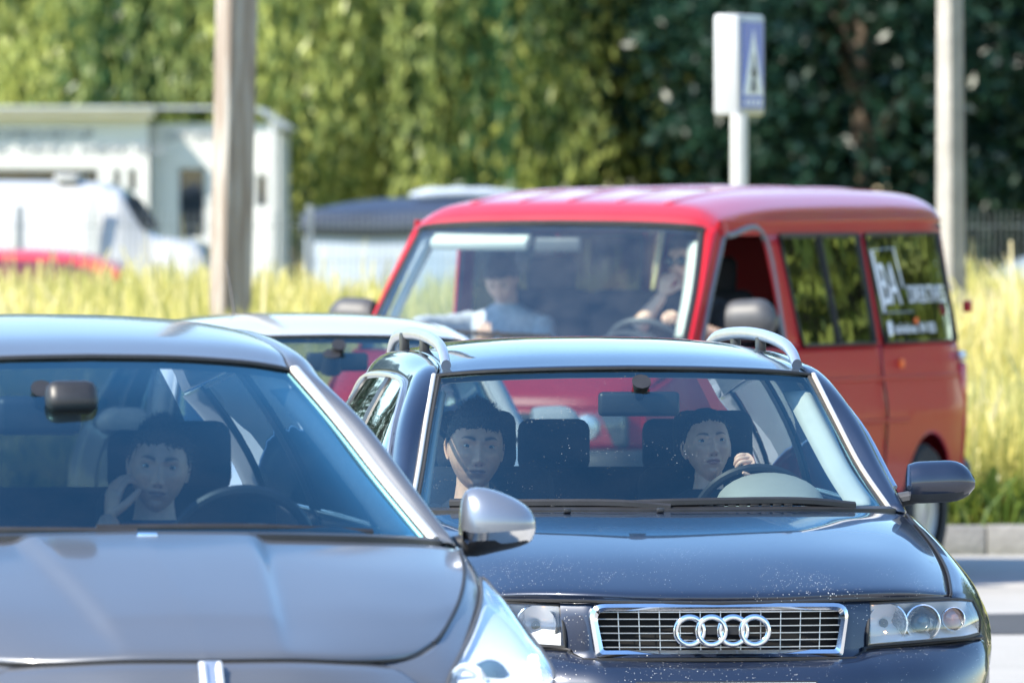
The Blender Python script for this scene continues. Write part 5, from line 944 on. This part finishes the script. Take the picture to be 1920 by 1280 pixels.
# ---------------------------------------------------------------- people in the cars
def g1(a, s): return np.exp(-(a / s) ** 2)
def sstep(a, b, x): t = np.clip((x - a) / (b - a), 0, 1); return t * t * (3 - 2 * t)
def head_shape(nu=150, nv=120, male=True, k=1.):
    """a head facing -y, centre at the middle of the skull, crown to chin .236 m; also returns masks of pigment (lips, brows, beard) and of painted-in shade (dark)"""
    th = np.linspace(.001, pi - .001, nv)[:, None]; ph = np.linspace(0, 2 * pi, nu, endpoint=False)[None]
    dx, dy, dz = np.sin(th) * np.cos(ph), np.sin(th) * np.sin(ph), np.cos(th) + 0 * ph
    se = .92; sg = lambda a: np.sign(a) * np.abs(a) ** se
    x, y, z = .073 * sg(dx), .096 * sg(dy), .118 * dz
    t = np.clip((-z - .012) / .106, 0, 1); jaw = .36 if male else .44
    x = x * (1 - jaw * t ** (1.7 if male else 1.4)); fr = y < 0
    y = np.where(fr, y * (1 - .08 * t ** 2), y * (1 - .42 * np.clip(-z / .10, 0, 1)))
    z = np.where(fr, z, z + .035 * np.clip(-z / .118, 0, 1) * np.clip(y / .06, 0, 1))
    w = np.clip(-dy * 2.2 - .25, 0, 1); o = np.zeros_like(x); ax = np.abs(x)
    o -= (.0055 if male else .0025) * g1(z - .022, .010) * g1(ax - .024, .028)                      # brow ridge
    o += .0105 * g1(ax - .0315, .0150) * g1(z - .006, .0110) + .004 * g1(ax - .012, .008) * g1(z - .008, .010)   # sockets
    na = np.interp(z, [-.050, -.0425, -.037, -.030, -.010, .012, .03], [0, .007, .0185, .0215, .0125, .0045, 0]); ns = np.interp(z, [-.04, -.02, .015], [.0115, .0082, .0068])
    o -= na * g1(x, ns); o -= .0075 * g1(ax - .0120, .0050) * g1(z + .0375, .0060); o += .003 * g1(ax - .0185, .004) * g1(z + .037, .009)   # nose, wings
    o -= .0060 * g1(ax - .042, .017) * g1(z + .018, .016); o += .0030 * g1(ax - .040, .014) * g1(z + .055, .018)     # cheekbones, hollow cheeks
    o += .0022 * g1(ax - .026 + .12 * (z + .045), .005) * sstep(-.075, -.055, z) * sstep(-.030, -.042, z)           # fold beside the mouth
    mw = .0235
    o -= .0050 * g1(x, mw * .85) * g1(z + .0570, .0050) + .0060 * g1(x, mw * .72) * g1(z + .0685, .0052)
    o += .0058 * g1(x, mw) * g1(z + .0626 - .0012 * g1(x, .006), .0019); o += .0018 * g1(x, .003) * g1(z + .0485, .005); o += .0045 * g1(x, .018) * g1(z + .081, .0065)
    o -= (.0090 if male else .0065) * g1(x, .019) * g1(z + .099, .0125)
    y = y + o * w
    V = np.stack([x, y, z], -1) * k; f = sstep(.25, .6, w)
    lw = np.clip(1 - (ax / mw) ** 2, 0, 1); up = -.0626 + (.0090 if male else .0098) * lw ** .6 - .0022 * g1(x, .0035); lo = -.0626 - (.0095 if male else .0112) * lw ** .7
    lip = f * (ax < mw) * sstep(0, .0022, up - z) * sstep(0, .0022, z - lo)
    bz_ = .0225 + .0065 * np.sin(np.clip((ax - .010) / .040, 0, 1) * pi * .72) - .004 * sstep(.040, .052, ax); bt = (.0046 if male else .0034) * sstep(.052, .022, ax) + .0010
    brow = f * g1(z - bz_, bt) * sstep(.009, .015, ax) * sstep(.053, .045, ax)
    beard = (sstep(.10, -.10, dy) * sstep(-.040, -.062, z + .25 * np.clip(ax - .045, -.03, .03) * -1) * (1 - .75 * g1(ax, .034) * g1(z + .050, .010))) if male else 0 * x
    dark = f * np.maximum(g1(ax - .0080, .0030) * g1(z + .0445, .0022), .8 * g1(z + .0626 - .0012 * g1(x, .006), .0012) * sstep(mw, mw - .006, ax))  # shade painted into the nostrils and along the mouth line
    return V, np.stack([lip, brow, beard, dark], -1), dy, z * k, ax
def skin_mat(name, base, browc, beardc, lipc):
    m = mat(name, base, .48, noise=(35, .10), bump=(320, .10)); n = m.node_tree; b = n.nodes['Principled BSDF']
    b.inputs['Subsurface Weight'].default_value = .10; b.inputs['Subsurface Radius'].default_value = (.012, .004, .002); b.inputs['Subsurface Scale'].default_value = .6
    src = b.inputs['Base Color'].links[0].from_socket
    for at, c, kk in (('lip', lipc, .8), ('beard', beardc, .26), ('brow', browc, .92), ('dark', (.10, .045, .035), .85)):
        a = n.nodes.new('ShaderNodeAttribute'); a.attribute_name = at; mu = n.nodes.new('ShaderNodeMath'); mu.operation = 'MULTIPLY'; mu.inputs[1].default_value = kk; n.links.new(a.outputs['Fac'], mu.inputs[0])
        mx = n.nodes.new('ShaderNodeMix'); mx.data_type = 'RGBA'; mx.inputs[7].default_value = (*c, 1); n.links.new(mu.outputs[0], mx.inputs[0]); n.links.new(src, mx.inputs[6]); src = mx.outputs[2]
    n.links.new(src, b.inputs['Base Color'])
skin_mat('skin_pale', (.76, .47, .35), (.035, .022, .016), (.3, .2, .16), (.46, .20, .18)); skin_mat('skin_tan', (.66, .40, .28), (.025, .016, .012), (.10, .07, .055), (.38, .19, .16)); skin_mat('skin_warm', (.70, .43, .31), (.06, .038, .025), (.22, .15, .11), (.44, .23, .2))
def person(name, label, veh, rz, hp, yaw=0, pitch=0, roll=0, skin='skin_pale', male=True, k=1., hair='hair_dark', hairline=.060, shirt='shirt_black', arms=(), stub=True, shades=False, lean=0., bun=False):
    e_loc = Vector(veh) + Matrix.Rotation(RAD(rz), 3, 'Z') @ Vector((hp[0], hp[1], 0))
    hz = hp[2]; V, pig, dy, zz, ax = head_shape(male=male, k=k); nv, nu = V.shape[:2]; g = np.random.default_rng(int(abs(hp[0]) * 1000) + 3)
    Rm = Matrix.Rotation(RAD(yaw), 3, 'Z') @ Matrix.Rotation(RAD(pitch), 3, 'X') @ Matrix.Rotation(RAD(roll), 3, 'Y'); Rn = np.array(Rm); piv = np.array((0, .015, -.09)) * k
    tr = lambda P: (np.asarray(P) - piv) @ Rn.T + piv + (0, 0, hz)
    b = MB(); F = gfaces(nv, nu, True); VV = V.reshape(-1, 3); b.add(tr(VV), F); A4 = [pig.reshape(-1, 4) * (1, 1, 1 if stub else 0, 1)]; cnt = [len(VV)]
    def pad(col=(0, 0, 0, 0)):
        n_ = len(b.v) - cnt[0]; A4.append(np.tile(np.array(col, float), (n_, 1))); cnt[0] = len(b.v)
    for s in (1, -1):
        i = np.argmin(np.abs(VV[:, 0] - s * .0315 * k) + np.abs(VV[:, 2] - .006 * k) + 10 * (VV[:, 1] > 0)); c = np.array((s * .0315 * k, VV[i, 1] + .0088, .006 * k)); r = .0120
        E = MB(); E.sphere(c, (r, r, r), 20, 14); b.add(tr(E.v), E.f, 1)
        E = MB(); gz = np.array((.0006 * s, -.0005)); E.lathe([(.0001, .0003), (.0030, .0002), (.0058, -.0006), (.0060, -.002)], c + (gz[0], -r, gz[1]), (0, -1, 0), 14); b.add(tr(E.v), E.f, 2); pad()
        for up in (1, -1):      # lids leave an almond opening
            rows = []; az = np.linspace(-1.25, 1.25, 18); R1 = r + .0011
            for u in np.linspace(0, 1, 7):
                op = (.36 if up > 0 else -.30) * np.cos(az / 1.25 * pi / 2) ** .75 + .04 * az * s; el = op + (up * 1.25 - op) * u
                rows.append(np.stack([c[0] + R1 * np.cos(el) * np.sin(az), c[1] - R1 * np.cos(el) * np.cos(az), c[2] + R1 * np.sin(el)], 1))
            G = np.array(rows); b.add(tr(G.reshape(-1, 3)), gfaces(7, 18)); P4 = np.zeros((7, 18, 4)); P4[0, :, 1] = .95 if up > 0 else .35; P4[1, :, 1] = .25 if up > 0 else 0; A4.append(P4.reshape(-1, 4)); cnt[0] = len(b.v)
        ear = cr([(0, .0, .030), (0, .012, .026), (0, .018, .012), (0, .014, -.006), (0, .006, -.020), (0, -.003, -.028), (0, -.006, -.018)], 16) * k
        E = MB(); ce = np.array((s * .0690 * k, .010 * k, -.006 * k)); E.tube([ce + (s * (.004 + .40 * p[1]), p[1], p[2] * .95) for p in ear], .0036, 8); E.sphere(ce + (s * .002, .004, 0), (.006, .013, .024), 12, 10); b.add(tr(E.v), E.f)
    sh = .205 if male else .178; ly = math.tan(RAD(lean)); nk = 1. if male else .84
    rings = [(-.050, .049 * nk, .052 * nk, .022), (-.10, .051 * nk, .055 * nk, .026), (-.135, .057 * nk, .06 * nk, .03), (-.158, .088, .068, .036), (-.178, .150 * sh / .205, .080, .042), (-.20, sh * .92, .092, .046), (-.235, sh, .105, .05), (-.32, sh * .93, .118, .055), (-.45, sh * .82, .115, .07), (-.60, sh * .80, .118, .085), (-.72, sh * .86, .125, .09)]
    def torso(grow, z0):
        Vt = []; rr = [r for r in rings if r[0] <= z0]
        for z, rx, ry, yc in rr:
            for a in np.linspace(0, 2 * pi, 28, endpoint=False): Vt.append(((rx + grow) * cos(a), yc + ly * (z + .1) * -1 + (ry + grow) * sin(a), hz + z * k))
        return Vt, gfaces(len(rr), 28, True) + [tuple((len(rr) - 1) * 28 + j for j in range(28))]
    b.add(*torso(0, 0), 0)
    sl = MB(); tv, tf_ = torso(.012, -.13); sl.add(tv, tf_)
    for (s, el, wr, hd, hn, curl, slv) in arms:
        S0 = np.array((s * (sh - .02), .05 + ly * .12, hz - .235)); el = np.array(el); wr = np.array(wr)
        P = cr([S0, S0 * .45 + el * .55 + (s * .01, 0, -.01), el, el * .5 + wr * .5, wr], 22); r = np.interp(np.linspace(0, 1, 22), [0, .3, .5, .62, 1], [.054, .047, .040, .042, .027]) * (1 if male else .86); b.tube(P, r, 14)
        ns = int(22 * slv); wob = 1 + .05 * np.sin(np.arange(ns) * 2.1); sl.tube(P[:ns], (r[:ns] + .010) * wob, 14, cap=False)
        d = np.array(hd, float); d /= np.linalg.norm(d); nn = np.array(hn, float); nn -= d * (nn @ d); nn /= np.linalg.norm(nn); sd = np.cross(d, nn) * s
        q = .92 if male else .84; pal = cr([wr - d * .01, wr + d * .035 * q, wr + d * .075 * q, wr + d * .09 * q], 8)
        b.tube(pal, np.array([.024, .028, .034, .038, .040, .041, .039, .034]) * q, 12, up=nn, sq=(.42, 1.0))
        for fi, (off_, ln) in enumerate(((-.031, .88), (-.0105, 1.), (.0105, .95), (.030, .76))):
            p = wr + d * (.084 - .004 * abs(fi - 1.3)) * q + sd * off_ * q; pts = [p - d * .012, p]; ang = 0
            for sgl, bend in ((.042, curl[0]), (.026, curl[1]), (.021, curl[2])):
                ang += RAD(bend); dv = d * cos(ang) - nn * sin(ang); pts.append(pts[-1] + dv * sgl * ln * q)
            b.tube(cr(pts, 16), np.array([.0085, .0098, .0108, .0106, .0098, .0092, .0096, .0094, .0086, .0084, .0086, .0082, .0078, .0076, .0070, .0050]) * q, 10)
        p = wr + d * .030 * q - sd * .030 * q; pts = [p, p + (d * .6 - sd * .75 - nn * .25) * .036 * q, p + (d * 1.25 - sd * .85 - nn * .75) * .040 * q, p + (d * 1.6 - sd * .6 - nn * 1.1) * .045 * q]; b.tube(cr(pts, 10), np.array([.0135, .013, .0125, .012, .0115, .011, .0105, .0098, .0085, .005]) * q, 10)
    for s in (1, -1):
        b.tube(cr([(s * .09, .07, hz - .74), (s * .12, -.18, hz - .72), (s * .14, -.40, hz - .70), (s * .13, -.50, hz - .76), (s * .12, -.55, hz - .82)], 16), np.interp(np.linspace(0, 1, 16), [0, .5, .6, 1], [.088, .066, .056, .042]), 12)
    pad()
    body = b.build(name, [skin, 'eye_white', 'iris'], None); body.location = e_loc; body.rotation_euler = (0, 0, RAD(rz)); tag(body, label, 'person'); A4 = np.concatenate(A4)
    for i, nm in enumerate(('lip', 'brow', 'beard', 'dark')): body.data.attributes.new(nm, 'FLOAT', 'POINT').data.foreach_set('value', A4[:, i].astype(np.float32))
    # hair: a close shell under a coat of separate locks
    ho = MB(); nrm = VV / np.linalg.norm(VV, axis=1)[:, None]; ang = np.linspace(0, 2 * pi, nu, endpoint=False); fringe = (hairline + .003 * np.sin(7 * ang) + .002 * np.sin(19 * ang)) * k
    lim = np.interp(dy, [-1, -.75, -.45, -.15, .10, .35, 1], [1., 1., .86, .40, .12, -.75, -1.05]) * fringe[None]
    m_ = (zz - lim).reshape(-1); keep = m_ > 0; thick = (.010 if male else .007) * np.clip(m_ / .03, .06, 1); HV = VV + nrm * thick[:, None]
    ho.add(tr(HV), [f for f in F if all(keep[i] for i in f)])
    idx = np.nonzero(m_ > -.003)[0]; idx = g.choice(idx, min(len(idx), 5200), False, p=None); P0 = VV[idx] + nrm[idx] * (thick[idx] * .6)[:, None]
    back = np.array((0, 1., .25)) if not male else np.array((.35, .55, .15)); T0 = back + g.normal(0, .25 if not male else .55, (len(idx), 3)); T0 -= nrm[idx] * (T0 * nrm[idx]).sum(1)[:, None] * (1.0 if not male else .55); T0 /= np.linalg.norm(T0, axis=1)[:, None]
    ln = (.030 if male else .045) * g.uniform(.5, 1.2, len(idx)); sd_ = np.cross(T0, nrm[idx]) * .0013
    Q0, Q1 = P0 + T0 * (ln * .5)[:, None] + nrm[idx] * .004, P0 + T0 * ln[:, None] + nrm[idx] * (.002 if male else -.003)
    LV = np.stack([P0 - sd_, P0 + sd_, Q0 + sd_, Q0 - sd_, Q1], 1).reshape(-1, 3); LF = []
    for i in range(len(idx)): LF += [(5 * i, 5 * i + 1, 5 * i + 2, 5 * i + 3), (5 * i + 3, 5 * i + 2, 5 * i + 4)]
    ho.add(tr(LV), LF)
    if bun: E = MB(); E.sphere((0, .105 * k, .045), (.045, .035, .045), 14, 10); ho.add(tr(E.v), E.f)
    ho.build('hair', hair, body)
    sl.build('shirt', shirt, body)
    if shades:
        E = MB()
        for s in (1, -1):
            E.lathe([(.001, .0), (.018, -.001), (.0235, -.006), (.0245, -.009)], (s * .032 * k, -.1015 * k, .004), (s * .18, -1, -.05), 18)
            E.tube([(s * .054, -.094, .009), (s * .076, -.05, .008), (s * .078, .01, .0)], .003, 6)
        E.tube([(-.012, -.106, .008), (0, -.110, .010), (.012, -.106, .008)], .003, 6); E.v = [tuple(v) for v in tr(E.v)]; E.build('sunglasses', 'sunglass', body)
    # seat belt over the shoulder
    sb = 1 if hp[0] > 0 else -1; pts = [(sb * .135, .085, hz - .185), (sb * .115, -.02, hz - .195), (sb * .05, -.075, hz - .30), (-sb * .04, -.075, hz - .45), (-sb * .13, -.04, hz - .64)]
    E = MB(); E.tube(cr(pts, 16), .024, 6, up=(0, -1, .2), sq=(.08, 1)); E.build('seat_belt', 'black_plastic', body)
    return body
EV = (.605, 32.74, 0)
person('person', 'woman with dark pulled-back hair driving the navy estate, one hand on the wheel', EV, 7.1, (.295, 2.33, 1.130), 3, -12, -3, 'skin_pale', False, .95, 'hair_dark', .072, 'shirt_black',
       [(1, (.22, -.16, .80), (.080, -.335, 1.052), (-.12, -.55, .50), (0, -.72, .72), (62, 75, 50), .95), (-1, (-.20, -.05, .74), (-.03, -.30, .86), (.3, -.8, .3), (0, -.2, 1), (50, 60, 40), .95)], False, bun=True)
person('person', 'man with short dark hair and stubble in the navy estate passenger seat', EV, 7.1, (-.425, 2.44, 1.128), 0, 0, 3, 'skin_tan', True, 1.15, 'hair_dark', .052, 'shirt_black',
       [(1, (.25, -.1, .72), (.1, -.32, .62), (-.4, -.8, 0), (0, 0, 1), (25, 30, 20), .95), (-1, (-.25, -.1, .72), (-.1, -.32, .62), (.4, -.8, 0), (0, 0, 1), (25, 30, 20), .95)])
person('person', 'person driving the slate crossover, cheek resting on a raised hand', (-.714, 27.2, 0), 10.7, (.235, 2.38, 1.205), -8, 2, 5, 'skin_tan', True, 1.02, 'hair_brown', .062, 'shirt_navy',
       [(-1, (-.22, -.18, .90), (-.128, -.035, 1.065), (.16, .0, 1), (-.9, -.3, 0), (20, 45, 40), .9), (1, (.24, -.16, .86), (.12, -.36, .96), (-.1, -.8, .4), (0, -.3, 1), (55, 60, 40), .9)])
person('person', 'van passenger in a light grey shirt looking down, arm along the window', VP, VR, (-.50, 1.86, 1.50), 10, 30, -6, 'skin_warm', True, 1.0, 'hair_brown', .056, 'shirt_grey',
       [(-1, (-.30, -.28, 1.26), (-.30, -.52, 1.235), (.2, -.9, .1), (0, 0, 1), (20, 25, 20), .85), (1, (.24, -.12, 1.10), (.05, -.30, 1.16), (-.2, -.4, .7), (0, -1, 0), (40, 40, 30), .85)], lean=-6)
person('person', 'van driver in dark sunglasses holding a hand to the mouth', VP, VR, (.455, 1.84, 1.572), -6, 2, -4, 'skin_warm', True, 1.0, 'hair_brown', .066, 'shirt_black',
       [(-1, (-.18, -.22, 1.24), (-.065, -.165, 1.405), (.25, .1, 1), (-.2, -1, .1), (25, 60, 50), .6), (1, (.24, -.12, 1.2), (.1, -.36, 1.28), (-.2, -.7, .5), (0, -.4, 1), (55, 60, 40), .6)], shades=True)
